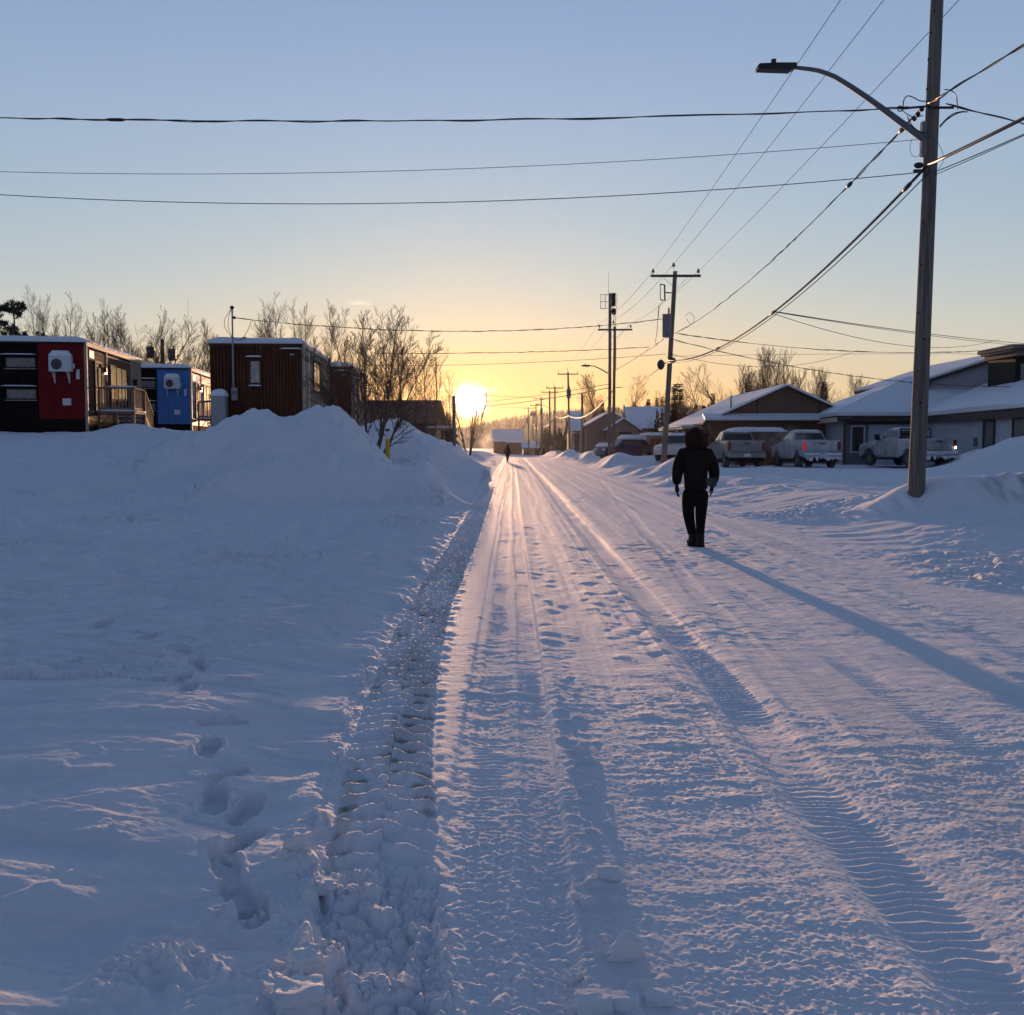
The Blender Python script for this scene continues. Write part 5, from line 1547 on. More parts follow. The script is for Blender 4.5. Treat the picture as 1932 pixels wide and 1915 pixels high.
BG = 'bare trees behind the modular houses'
pt = [bare_tree('tall slender bare birch rising behind the red-panelled house', base(86, 82), 10, 101, BG, stems=2, n_child=(18, 7, 6)),
      bare_tree('bare birch with a straight trunk, beside the tallest one', base(114, 80), 10, 102, BG, n_child=(22, 7, 6), spread=(.7, .6, .6)),
      bare_tree('bushy bare tree on several stems above the blue-panelled house', base(275, 78), 8, 103, BG, stems=3, lean=.2, n_child=(14, 7, 6), spread=(.6, .65, .6))]
def put(t, px, py, Y, h0, rz=0, label=None, group=None, wx=1.0):
    """moves the thing, or a copy of it when a label is given"""
    b_ = base(px, Y); h0 = TOPS.get(t.name, h0); s = hgt(py, Y, b_.z) / h0
    if label is None:
        t.location = b_; t.rotation_euler = (0, 0, rz); t.scale = (s * wx, s * wx, s)
        return t
    return dup(t, b_, rz, (s * wx, s * wx, s), label, group)
put(pt[0], 88, 546, 82, 10.4, wx=.8); put(pt[1], 115, 550, 80, 10.2, wx=.85); put(pt[2], 268, 584, 78, 8.4)
put(pt[0], 190, 582, 84, 10.4, 2.1, 'thin bare birch above the far corner of the red-panelled house', BG, .8)
put(pt[1], 221, 565, 82, 10.2, 1.2, 'pointed bare tree between the red and the blue houses', BG, .85)
put(pt[2], 292, 588, 80, 8.4, 2.6, 'leaning bare tree directly over the blue-panelled house', BG, .8)
put(pt[2], 368, 606, 84, 8.4, 4.0, 'low bare tree next to the thin radio mast', BG, .9)
put(pt[0], 398, 618, 86, 10.4, 4.4, 'small bare tree touching the roof edge of the brown house', BG, .8)
put(pt[2], 140, 600, 84, 8.4, 1.0, 'lowest bare tree behind the red-panelled house roof', BG, 1.0)
put(pt[0], 512, 574, 78, 10.4, 1.0, 'bare birch over the brown house, nearest its service mast', BG, .9)
put(pt[1], 548, 560, 78, 10.2, 3.0, 'tallest bare tree above the brown house roof', BG, .9)
put(pt[0], 574, 566, 79, 10.4, 5.2, 'bare double-stemmed tree above the brown house roof', BG, .9)
put(pt[1], 603, 582, 80, 10.2, 5.5, 'slender bare tree above the side wall of the brown house', BG, .8)
pine('dark ragged pine standing behind the red-panelled house', base(34, 70), 9.4, 5, 2.6)
put(bpy.data.objects['pine_tree'], 34, 580, 70, 9.4)
dup(bpy.data.objects['pine_tree'], base(-14, 70), 2.0, .93, 'second dark pine cut by the edge of the picture')
# mast
q = base(361, 92)
t = thing('radio_mast', 'very thin lattice radio mast above the blue-panelled house', 'mast', q)
m_ = MB()
for k in range(3):
    a = k * 2.094
    m_.tube([(.18 * math.cos(a), .18 * math.sin(a), 0), (.14 * math.cos(a), .14 * math.sin(a), 8.2)], .018, 4)
for i in range(20):
    for k in range(3):
        a, b_ = k * 2.094, (k + 1) * 2.094
        m_.tube([(.17 * math.cos(a), .17 * math.sin(a), i * .41), (.17 * math.cos(b_), .17 * math.sin(b_), i * .41 + .4)], .010, 3)
m_.build('lattice', 'grey_metal', t)
MB().tube([(0, 0, 8.2), (0, 0, hgt(566, 92, q.z))], [.02, .012], 5).build('whip', 'grey_metal', t)

# thicket on the heap in front of the second brown house
TH = 'thicket on the ploughed heap'
bare_tree('dense multi-stemmed bare shrub growing out of the big snow heap', base(688, 37), 5.4, 202, None, stems=7, dirs=[(-.05, 0, 1, 4.9, (-.1, 0, -.3)), (.12, 0, 1, 4.7, (.0, .1, -.3)), (-.28, .1, 1, 4.5, (-.15, .1, -.3)), (.38, 0, 1, 5.0, (.25, 0, -.3)), (-.42, 0, 1, 3.9, (-.2, 0, -.3)), (.55, .1, 1, 4.6, (.45, .1, -.3)), (.0, .3, 1, 4.3, (0, .2, -.3))],
          spread=(.62, .62, .65), n_child=(13, 8, 6), thin=.005, r=.045, first=.2, bark='bark_warm', name='bare_shrub', cat='shrub')
bare_tree('leaning bare tree with long bent stems, right behind the yellow post', base(706, 36), 5.6, 204, None, stems=3, dirs=[(.34, 0, 1, 4.6, (0, 0, -.3)), (.48, -.1, .8, 2.4, (.15, 0, -.3)), (.12, .1, 1, 4.0, (.1, .2, -.3))],
          spread=(.7, .65, .65), n_child=(11, 7, 5), thin=.005, r=.055, first=.28, bark='bark_warm')
pz = bare_tree('open bare tree with rising limbs between the shrub and the shingled house', base(766, 50), 8, 207, None, stems=3, lean=.16, n_child=(12, 7, 5), thin=.007)
put(pz, 758, 606, 50, 8.0, wx=.9)
SR = 'slim birches near the sun'
ps = bare_tree('slim bare birch above the shingled roof, nearest the shrub', base(800, 80), 9, 209, SR, n_child=(14, 7, 5), spread=(.42, .5, .5))
put(ps, 803, 650, 80, 9.2)
put(ps, 822, 651, 82, 9.2, 2, 'slim bare birch at the end of the shingled roof', SR)
put(ps, 786, 672, 84, 9.2, 4, 'short bare birch above the middle of the shingled roof', SR)
put(ps, 848, 702, 86, 9.2, 1, 'thin low birch beside the short bare pole', SR, .8)
pv = bare_tree('wide bare shrub spreading just below the sun disc', base(884, 70), 4.4, 211, None, stems=5, lean=.38, n_child=(8, 5, 4), spread=(.5, .5, .5), r=.05, name='bare_shrub', cat='shrub')
put(pv, 884, 726, 70, 4.6)

# trees on the right
RT = 'bare trees behind the brown gabled building'
r1 = bare_tree('bare tree at the left end of the row behind the brown gable', base(1342, 98), 9, 301, RT, n_child=(18, 7, 6))
r2 = bare_tree('tall bare poplar behind the brown gable', base(1450, 98), 11, 302, RT, stems=2, lean=.05, n_child=(22, 7, 6), spread=(.45, .5, .5))
put(r1, 1342, 698, 98, 9.2); put(r2, 1452, 652, 98, 11.3, wx=.75)
row = [(1320, 742, r1, 9.2, 'small leaning'), (1365, 690, r1, 9.2, 'second'), (1388, 690, r2, 11.3, 'third'), (1408, 698, r1, 9.2, 'fourth'), (1430, 702, r2, 11.3, 'fifth'), (1470, 660, r2, 11.3, 'dense twiggy'), (1484, 700, r1, 9.2, 'sixth'),
       (1502, 694, r2, 11.3, 'seventh'), (1520, 690, r1, 9.2, 'eighth'), (1538, 694, r2, 11.3, 'ninth'), (1568, 714, r1, 9.2, 'tenth'), (1594, 717, r1, 9.2, 'eleventh'), (1622, 706, r2, 11.3, 'twelfth'), (1660, 706, r1, 9.2, 'last round-topped')]
for i, (px_, py_, pr_, h0, o_) in enumerate(row):
    put(pr_, px_, py_, 94 + (i * 7) % 13, h0, i * 1.7, o_ + ' bare tree of the row behind the brown gable', RT, .8 + .1 * (i % 3))
put(r1, 1309, 730, 104, 9.2, 1, 'pale bare tree between the tall spruce and the brown building', RT, .8)
put(r2, 1128, 705, 150, 11.3, 1, 'wide bare tree over the beige house, behind the antenna pole', None, 1.2)
put(r1, 1176, 712, 150, 9.2, 3, 'bare tree over the beige house beside the crossarm pole', None, 1.0)
put(r1, 1218, 735, 155, 9.2, 5, 'thin bare tree among the small spruces', None, .8)
s1 = spruce('tall dark spruce between the leaning pole and the brown building', base(1277, 105), 8, 401)
put(s1, 1277, 720, 105, 8.2, wx=1.75)
s2 = spruce('narrow spruce behind the beige house, nearest the leaning pole', base(1249, 150), 8, 402, 'small spruces', w=.13)
put(s2, 1249, 745, 150, 8.2)
for px_, py_, Y_, pr_, lab in ((1239, 747, 152, s2, 'narrow spruce at the roof end of the beige house'), (1222, 750, 150, s1, 'ragged small spruce above the beige roof'), (1216, 762, 156, s2, 'short spruce tip above the beige roof'),
                         (1195, 754, 152, s2, 'narrow spruce just beside the crossarm pole'), (1186, 766, 158, s2, 'lowest spruce tip beside the crossarm pole'), (1135, 752, 160, s1, 'dark broad spruce behind the beige front gable'),
                         (1343, 738, 110, s2, 'dark spruce at the start of the bare row'), (1409, 716, 108, s2, 'dark spruce within the bare row'), (1552, 716, 105, s1, 'broad dark spruce near the end of the bare row'), (1361, 756, 112, s1, 'short bushy spruce above the brown roof')):
    put(pr_, px_, py_, Y_, 8.2, px_ * .7, lab, 'small spruces', 1.0)

# ---- hills with forest, far off
def hill():
    # bearing px, crest py
    prof = [(-600, 812), (200, 818), (640, 822), (860, 817), (897, 809), (930, 803), (965, 796), (1000, 791), (1028, 787), (1080, 783), (1200, 777), (1400, 772), (1932, 766), (2700, 770)]
    D0 = 1250.0
    mb = MB(); n = 160; rows = 8
    xs = np.linspace(-700, 2600, n)
    for i, px_ in enumerate(xs):
        py_ = np.interp(px_, [p[0] for p in prof], [p[1] for p in prof])
        top = at(px_, py_ + 5, D0)
        for j in range(rows + 1):
            f = j / rows
            y = D0 - 420 * (1 - f)
            x = top.x * y / D0
            z = -3 + (top.z + 3) * math.sin(f * math.pi / 2) * (1 + .06 * float(pn(x * .01, y * .01, 55)) * (1 if j < rows else 0))
            mb.v.append(Vector((x, y, z)))
        mb.v.append(Vector((top.x * 1.25, D0 * 1.25, -3)))
    r_ = rows + 2
    for i in range(n - 1):
        for j in range(r_ - 1):
            a = i * r_ + j
            mb.f.append((a, a + r_, a + r_ + 1, a + 1))
    o = mb.build('hill', 'forest', smooth=True); tag(o, kind='structure')
    rnd = random.Random(3); fm = MB()
    for i in range(2600):
        px_ = rnd.uniform(560, 1500)
        f = 1 - rnd.random() ** 2 * .5
        py_ = np.interp(px_, [p[0] for p in prof], [p[1] for p in prof])
        top = at(px_, py_ + 5, D0)
        y = D0 - 420 * (1 - f); x = top.x * y / D0
        z = -3 + (top.z + 3) * math.sin(f * math.pi / 2)
        h = rnd.uniform(5, 11); w = h * .2
        fm.add([(x - w, y, z - 1), (x, y - w, z - 1), (x + w, y, z - 1), (x, y + w, z - 1), (x, y, z + h)], [(0, 1, 4), (1, 2, 4), (2, 3, 4), (3, 0, 4)])
    o = fm.build('hill_forest', 'forest'); tag(o, 'dark conifer forest covering the far low hill', 'forest', None, 'stuff')
hill()
def scrub(label, px0, px1, Y, ztop, n, seed):
    rnd = random.Random(seed); m = MB()
    for i in range(n):
        px_ = rnd.uniform(px0, px1); y = Y + rnd.uniform(-6, 10); x = (px_ - 966) * y / 1932
        h = ztop * rnd.uniform(.5, 1.0); z = gz(x, y)
        if rnd.random() < .45:
            w = h * .16
            for k in range(9):
                zz = z + h * (k / 9); ww = w * (1.1 - k / 9)
                a = rnd.random() * 3
                for q in range(4):
                    aa = a + q * 1.57
                    m.add([(x, y, zz + h * .16), (x + ww * math.cos(aa), y + ww * math.sin(aa), zz - .1), (x + ww * math.cos(aa + 1), y + ww * math.sin(aa + 1), zz)], [(0, 1, 2)])
        else:
            for k in range(14):
                d = Vector((rnd.gauss(0, .25), rnd.gauss(0, .25), 1))
                p = Vector((x, y, z)) + d * h * .25 * rnd.random(); e = p + d * h * rnd.uniform(.3, .75)
                s_ = Vector((.02, 0, 0))
                m.add([p - s_, p + s_, e], [(0, 1, 2)])
                for q in range(3):
                    c = p.lerp(e, rnd.random()); g = c + Vector((rnd.gauss(0, .5), rnd.gauss(0, .5), rnd.uniform(.3, 1)))
                    m.add([c - s_ * .6, c + s_ * .6, g], [(0, 1, 2)])
    o = m.build('woodland', 'forest'); tag(o, label, 'woodland', None, 'stuff')
scrub('dark low woodland behind the brown building and its bare trees', 1235, 1760, 128, 5.2, 420, 5)
scrub('hazy low woodland behind the shingled house', 560, 860, 118, 4.6, 260, 6)
scrub('low dim woodland behind the modular houses', -60, 560, 100, 4.4, 260, 7)
scrub('dim roadside woodland before the far poles and the hill', 1022, 1110, 210, 6.0, 160, 8)
# ------------------------------------------------------------------ vehicles
M['paint_silver'] = mat('silver_truck_paint', (.22, .225, .23), .32, metal=.25, coat=.3, noise=(2.2, .22))
M['paint_frost'] = mat('frosted_white_paint', (.36, .37, .40), .5, coat=.1, noise=(1.6, .3, (1, 1, 1), (.60, .62, .66)))
M['paint_grey'] = mat('salt_stained_pewter_paint', (.30, .30, .31), .42, metal=.2, noise=(1.4, .3, (1, 1, 1), (.56, .57, .60)))
M['paint_white'] = mat('white_car_paint', (.55, .56, .57), .3, coat=.4)
M['paint_blue'] = mat('dark_blue_car_paint', (.02, .04, .12), .35, coat=.3)
M['tyre'] = mat('tyre_rubber', (.02, .02, .021), .85, noise=(8, .4, (1, 1, 1), (.14, .14, .15)))
M['rim'] = mat('wheel_rim', (.22, .22, .23), .4, metal=.5)
M['under'] = mat('underbody', (.012, .012, .012), .9)
M['car_glass'] = mat('tinted_car_glass', (.012, .013, .015), .08, spec=.7)
M['tail'] = mat('tail_lamp_red', (.22, .012, .015), .25)
M['plastic'] = mat('black_plastic', (.018, .018, .018), .6)
M['frost'] = mat('frost_crust', (.72, .75, .80), .8, noise=(3, .15))

def arc(cy, cz, r, a0, a1, n=9):
    return [(cy + r * math.cos(R(a0 + (a1 - a0) * i / n)), cz + r * math.sin(R(a0 + (a1 - a0) * i / n))) for i in range(n + 1)]

def wheel(t, x, y, r=.40, w=.27, out=1):
    mb = MB()
    pr = [(-w / 2, r * .72), (-w / 2, r * .93), (-w * .36, r), (w * .36, r), (w / 2, r * .93), (w / 2, r * .72)]
    n = 28
    o = 0
    for (dx, rr) in pr:
        for k in range(n):
            a = 2 * math.pi * k / n
            g = rr - (.012 if (k % 2 and rr > r * .95) else 0)
            mb.v.append(Vector((x + dx, y + g * math.cos(a), r + g * math.sin(a))))
    for i in range(len(pr) - 1):
        for k in range(n):
            mb.f.append((i * n + k, i * n + (k + 1) % n, (i + 1) * n + (k + 1) % n, (i + 1) * n + k))
    wh = mb.build('wheel', 'tyre', t)
    rm = MB().tube([(x + out * w * .30, y, r), (x + out * w * .40, y, r)], r * .66, 20)
    for k in range(6):
        a = k * math.pi / 3
        rm.bar((x + out * w * .43, y, r), (x + out * w * .43, y + r * .6 * math.cos(a), r + r * .6 * math.sin(a)), .05, .03)
    rm.build('rim', 'rim', wh)
    MB().tube([(x - out * w * .45, y, r), (x - out * w * .30, y, r)], r * .71, 16).build('hub', 'under', wh)

def pickup(label, loc, rz, paint, frosty=0.5, tail_lit=False, rev_lit=False, rack=False):
    t = thing('pickup_truck', label, 'pickup', loc, rz, 'pickups parked in the snowy lot')
    HW = 1.0
    side = [(-2.82, .62)] + arc(-1.78, .42, .53, 158, 22) + [(-.9, .46), (.9, .46)] + arc(1.92, .42, .53, 158, 22) + [(2.8, .5), (2.9, .62), (2.92, .95), (2.8, 1.17), (1.45, 1.32), (1.15, 1.44), (-.86, 1.44), (-.90, 1.43), (-2.84, 1.45), (-2.87, .86)]
    MB().prism(side, 'x', -HW, HW).build('body', paint, t, bevel=.045, smooth=True, auto=35)
    # cab
    cb = MB()
    lo = [(-.84, 1.43), (1.15, 1.43)]; hi = [(-.58, 1.93), (.35, 1.95)]
    vs = [(-.93, lo[0][0], lo[0][1]), (.93, lo[0][0], lo[0][1]), (.93, lo[1][0], lo[1][1]), (-.93, lo[1][0], lo[1][1]),
          (-.74, hi[0][0], hi[0][1]), (.74, hi[0][0], hi[0][1]), (.74, hi[1][0], hi[1][1]), (-.74, hi[1][0], hi[1][1])]
    cb.add(vs, [(0, 3, 2, 1), (4, 5, 6, 7), (0, 1, 5, 4), (1, 2, 6, 5), (2, 3, 7, 6), (3, 0, 4, 7)])
    cb.build('cab', paint, t, bevel=.04, smooth=True, auto=35)
    def pane(nm, a, b, c, d, off, m='car_glass'):
        a, b, c, d = map(Vector, (a, b, c, d)); n = (b - a).cross(d - a).normalized()
        if n.dot(Vector(off)) < 0: n = -n
        vs = [p + n * .004 for p in (a, b, c, d)] + [p + n * .014 for p in (a, b, c, d)]
        return MB().add(vs, [(0, 1, 2, 3), (7, 6, 5, 4), (0, 4, 5, 1), (1, 5, 6, 2), (2, 6, 7, 3), (3, 7, 4, 0)]).build(nm, m, t)
    def cpt(sx, f, g, face):
        if face == 'r':
            x = sx * (.93 - .19 * g) * .9; return (x, -.84 + .26 * g, 1.43 + .50 * g)
        x = sx * (.93 - .19 * g)
        y0 = -.84 + .26 * g; y1 = 1.15 - .80 * g
        return (x, y0 + (y1 - y0) * f, 1.43 + .51 * g)
    rw = pane('rear_window', cpt(-1, 0, .14, 'r'), cpt(1, 0, .14, 'r'), cpt(1, 0, .84, 'r'), cpt(-1, 0, .84, 'r'), (0, -1, 0))
    pane('windshield', (-.84, 1.07, 1.48), (.84, 1.07, 1.48), (.70, .42, 1.90), (-.70, .42, 1.90), (0, 1, .5))
    for sx in (-1, 1):
        pane('side_window', cpt(sx, .06, .14, 's'), cpt(sx, .44, .14, 's'), cpt(sx, .46, .84, 's'), cpt(sx, .08, .84, 's'), (sx, 0, 0))
        pane('side_window', cpt(sx, .50, .14, 's'), cpt(sx, .92, .14, 's'), cpt(sx, .90, .84, 's'), cpt(sx, .52, .84, 's'), (sx, 0, 0))
    # bed opening
    MB().box(-.86, .86, -2.72, -.96, 1.452, 1.458).build('bed_cover', 'under' if frosty < .4 else 'frost', t)
    tg = MB().box(-.80, .80, -2.905, -2.872, .90, 1.40).build('tailgate', paint, t, bevel=.012)
    MB().box(-.18, .18, -2.925, -2.906, 1.27, 1.33).build('handle', 'plastic', tg)
    MB().box(-.72, .72, -2.912, -2.906, .985, .992).box(-.72, .72, -2.912, -2.906, 1.215, 1.222).build('crease', 'under', tg)
    bp = MB().box(-.98, .98, -3.06, -2.86, .56, .82).build('rear_bumper', paint if frosty > .4 else 'paint_silver', t, bevel=.03)
    MB().box(-.17, .17, -3.075, -3.061, .62, .77).build('licence_plate', 'white_metal', bp)
    MB().box(-.92, .92, -2.8, 2.7, .36, .60).box(-.5, .5, -2.9, -2.4, .30, .52).build('underbody', 'under', t)
    MB().box(-.06, .06, -3.15, -2.9, .42, .52).build('tow_hitch', 'under', t)
    for sx in (-1, 1):
        tl = MB().box(sx * .82 if sx > 0 else -.985, .985 if sx > 0 else -.82, -2.91, -2.60, .95, 1.38)
        tl.build('tail_lamp', 'tail_on' if (tail_lit and sx < 0) else 'tail', t, bevel=.02)
        mi = MB().box(sx * 1.02, sx * 1.02 + sx * .24, .78, .90, 1.38, 1.68) if sx > 0 else MB().box(-1.26, -1.02, .78, .90, 1.38, 1.68)
        mi.bar((sx * .92, .84, 1.45), (sx * 1.08, .84, 1.45), .05)
        mi.build('side_mirror', 'plastic', t)
        MB().box(min(sx * .60, sx * .90), max(sx * .60, sx * .90), 2.86, 2.935, .92, 1.12).build('headlight', 'car_glass', t)
        MB().box(min(sx * 1.0, sx * 1.012), max(sx * 1.0, sx * 1.012), -.80, .16, .56, 1.42).box(min(sx * 1.0, sx * 1.012), max(sx * 1.0, sx * 1.012), .20, 1.15, .56, 1.42).build('door', paint, t)
        MB().box(min(sx * .96, sx * 1.1), max(sx * .96, sx * 1.1), -.9, 1.2, .42, .48).build('running_board', 'plastic', t)
        wheel(t, sx * .86, -1.78, out=sx); wheel(t, sx * .86, 1.92, out=sx)
    if rev_lit:
        MB().ball((.9, -2.93, 1.0), .055, 8, 6).build('reversing_lamp', 'led_on', t)
    snow_slab(-.70, .70, -.52, .30, 1.945, h=.05 + .05 * frosty, ov=0, n=(9, 8), edge=.18, seed=3).build('roof_snow', 'snow_roof', t, smooth=True)
    if frosty > .4:
        fr = MB()
        rnd = random.Random(5)
        for k in range(22):
            x_ = rnd.uniform(-.95, .95); w_ = rnd.uniform(.04, .12)
            fr.prism([(x_ - w_, .58), (x_ + w_, .58), (x_ + w_ * .4, .58 - rnd.uniform(.05, .22)), (x_ - w_ * .5, .58 - rnd.uniform(.02, .12))], 'y', -3.03 - rnd.random() * .03, -2.95)
        fr.box(-.97, .97, -3.075, -3.063, .70, .80).build('frozen_slush', 'frost', t)
    if rack:
        MB().box(-.88, .88, -.93, -.88, 1.46, 1.52).box(-.88, .88, -.93, -.88, 1.90, 1.98).box(-.88, -.82, -.93, -.88, 1.5, 1.94).box(.82, .88, -.93, -.88, 1.5, 1.94).build('headache_rack', 'plastic', t)
    return t
def gpos(px, Y): 
    x = (px - 966) * Y / 1932
    return x, Y
for px_, Yr, rz_, lab, kw in ((1409, 54.0, .0, 'clean silver pickup with bare red tail lamps, parked nearest the walking person', dict(paint='paint_silver', frosty=.2)),
                              (1551, 53.0, R(1.5), 'frost-covered white pickup with one lit tail lamp, middle one of the three', dict(paint='paint_frost', frosty=.9, tail_lit=True)),
                              (1772, 50.6, R(11), 'snow-dusted grey pickup half hidden by the near wooden pole', dict(paint='paint_grey', frosty=.6, rev_lit=True, rack=True))):
    x, y = gpos(px_, Yr)
    cx, cy = x - math.sin(rz_) * 3.0, y + math.cos(rz_) * 3.0
    z_ = sum(gz(cx + a * math.cos(rz_) - b * math.sin(rz_), cy + a * math.sin(rz_) + b * math.cos(rz_)) for a in (-.86, .86) for b in (-1.8, 1.9)) / 4
    pickup(lab, (cx, cy, z_ - .01), rz_, **kw)

def car(label, name, loc, rz, paint, snowy=.1, cat='car'):
    t = thing(name, label, cat, loc, rz)
    side = [(-2.15, .5)] + arc(-1.35, .34, .40, 158, 22) + [(-.7, .32), (.7, .32)] + arc(1.35, .34, .40, 158, 22) + [(2.1, .38), (2.18, .7), (2.0, .93), (1.0, 1.02), (-2.0, 1.04), (-2.2, .9)]
    MB().prism(side, 'x', -.9, .9).build('body', paint, t, bevel=.06, smooth=True, auto=40)
    vs = [(-.85, -1.95, 1.02), (.85, -1.95, 1.02), (.85, 1.0, 1.02), (-.85, 1.0, 1.02), (-.66, -1.6, 1.50), (.66, -1.6, 1.50), (.66, .3, 1.54), (-.66, .3, 1.54)]
    MB().add(vs, [(0, 3, 2, 1), (4, 5, 6, 7), (0, 1, 5, 4), (1, 2, 6, 5), (2, 3, 7, 6), (3, 0, 4, 7)]).build('cabin', paint, t, bevel=.05, smooth=True, auto=40)
    MB().add([(-.76, .92, 1.09), (.76, .92, 1.09), (.62, .36, 1.50), (-.62, .36, 1.50), (-.76, .98, 1.11), (.76, .98, 1.11), (.62, .42, 1.52), (-.62, .42, 1.52)], [(3, 2, 1, 0), (4, 5, 6, 7), (0, 1, 5, 4), (1, 2, 6, 5), (2, 3, 7, 6), (3, 0, 4, 7)]).build('windshield', 'car_glass', t)
    for sx in (-1, 1):
        vs = [(sx * .845, -1.7, 1.09), (sx * .845, .78, 1.09), (sx * .70, .26, 1.47), (sx * .70, -1.45, 1.45)]
        vs += [(a + sx * .015, b, c) for a, b, c in vs]
        MB().add(vs, [(0, 1, 2, 3), (7, 6, 5, 4), (0, 4, 5, 1), (1, 5, 6, 2), (2, 6, 7, 3), (3, 7, 4, 0)]).build('side_window', 'car_glass', t)
        MB().box(min(sx * .50, sx * .84), max(sx * .50, sx * .84), 2.06, 2.2, .66, .82).build('headlight', 'white_metal', t, bevel=.02)
        MB().box(min(sx * .9, sx * 1.06), max(sx * .9, sx * 1.06), .62, .72, 1.0, 1.14).build('side_mirror', 'plastic', t)
        for y_ in (-1.35, 1.35): wheel(t, sx * .80, y_, .33, .22, sx)
    MB().box(-.85, .85, -2.0, 2.0, .25, .5).build('underbody', 'under', t)
    snow_slab(-.62, .62, -1.5, .2, 1.53, h=.06 + snowy, ov=0, n=(8, 9), edge=.25, seed=7).build('roof_snow', 'snow_roof', t, smooth=True)
    if snowy > .2:
        snow_slab(-.82, .82, 1.05, 2.05, .97, h=snowy, ov=0, n=(8, 7), edge=.3, seed=8).build('hood_snow', 'snow_roof', t, smooth=True)
    return t
x, y = gpos(1276, 62)
car('white car facing the street between the leaning pole and the walking person', 'parked_car', (x, y, gz(x, y) + .12), R(158), 'paint_white')
x, y = gpos(1176, 80)
car('dark blue car buried in snow behind the crossarm pole', 'parked_car', (x, y, gz(x, y) + .05), R(115), 'paint_blue', .3)
x, y = gpos(1138, 84)
t = thing('refuse_bin', 'small dark bin in the snow before the beige house', 'bin', (x, y, gz(x, y) + .12))
MB().prism([(-.40, 0), (.40, 0), (.46, .48), (-.46, .48)], 'y', -.3, .3).box(-.5, .5, -.34, .34, .48, .55).build('body', 'plastic', t)
x, y = gpos(1063, 120)
t = thing('notice_board', 'small dark notice board on posts below the porch of the beige house', 'sign', (x - .6, 128, 1.1))
MB().box(-1.4, .3, 0, .08, .55, 1.35).build('board', 'fascia', t)
MB().box(-.35, .2, -.03, 0, .45, 1.15).build('panel', 'beige_side', t)
for sx in (-1.2, .2): MB().box(sx - .05, sx + .05, .08, .18, -.4, 1.35).build('post', 'fascia', t)

# yellow marker post
x, y = gpos(732, 34); 
p = at(732, 858, 34)
M['yellow'] = mat('yellow_sleeve', (.52, .36, .02), .5)
t = thing('marker_post', 'yellow plastic marker post with a dark tip stuck in the snow heap', 'marker post', (p.x, 34, gz(p.x, 34)))
hh = at(731, 809, 34).z - gz(p.x, 34)
MB().tube([(0, 0, -.5), (-.01, 0, hh * .70)], .075, 12).build('sleeve', 'yellow', t, smooth=True, auto=40)
MB().tube([(-.01, 0, hh * .70), (-.012, 0, hh * .93)], .070, 12).build('reflective_band', 'white_metal', t, smooth=True, auto=40)
MB().tube([(-.012, 0, hh * .93), (-.012, 0, hh)], .074, 12).build('tip', 'plastic', t, smooth=True, auto=40)
# rusty plank leaning out of the heap
p = at(661, 822, 35.5)
t = tag(MB().bar(Vector((p.x - .15, 35.5, p.z - .9)), Vector((p.x + .12, 35.6, p.z + .35)), .16, .08).build('leaning_board', 'orange_brown'), 'short rusty brown board leaning out of the snow by the dense shrub', 'board')

# ------------------------------------------------------------------ people
M['parka'] = mat('black_parka', (.010, .009, .010), .92, spec=.08, bump=(14, .5, .02))
M['trousers'] = mat('black_trousers', (.009, .008, .008), .92, spec=.08, bump=(22, .4, .015))
M['boot'] = mat('dark_boots', (.016, .015, .016), .7, spec=.2)
M['skin'] = mat('skin', (.03, .018, .013), .7, spec=.2)
M['fur'] = mat('dark_fur', (.012, .010, .009), .95)
M['camo'] = mat('grey_patterned_cloth', (.03, .03, .032), .9, noise=(18, .6, (1, 1, 1), (.09, .09, .10)))

def skin(name, pts, edges, root, material, parent, sub=2, fat=1.0):
    """pts: {key: (x, y, z, r) or (x, y, z, rx, ry)}; one continuous skinned surface"""
    keys = list(pts)
    me = bpy.data.meshes.new(name)
    me.from_pydata([pts[k][:3] for k in keys], [(keys.index(a), keys.index(b)) for a, b in edges], [])
    o = bpy.data.objects.new(name, me); COL.objects.link(o)
    sk = o.modifiers.new('skin', 'SKIN')
    sk.use_smooth_shade = True
    for i, k in enumerate(keys):
        q = pts[k]
        d = me.skin_vertices[0].data[i]
        d.radius = (q[3] * fat, (q[4] if len(q) > 4 else q[3]) * fat)
        d.use_root = (k == root)
    ss = o.modifiers.new('sub', 'SUBSURF'); ss.levels = sub; ss.render_levels = sub
    dg = bpy.context.evaluated_depsgraph_get(); dg.update()
    nm = bpy.data.meshes.new_from_object(o.evaluated_get(dg))
    o.modifiers.clear(); old = o.data; o.data = nm; nm.name = name
    bpy.data.meshes.remove(old)
    nm.polygons.foreach_set('use_smooth', [True] * len(nm.polygons))
    nm.materials.clear(); nm.materials.append(M[material])
    o.parent = parent
    return o

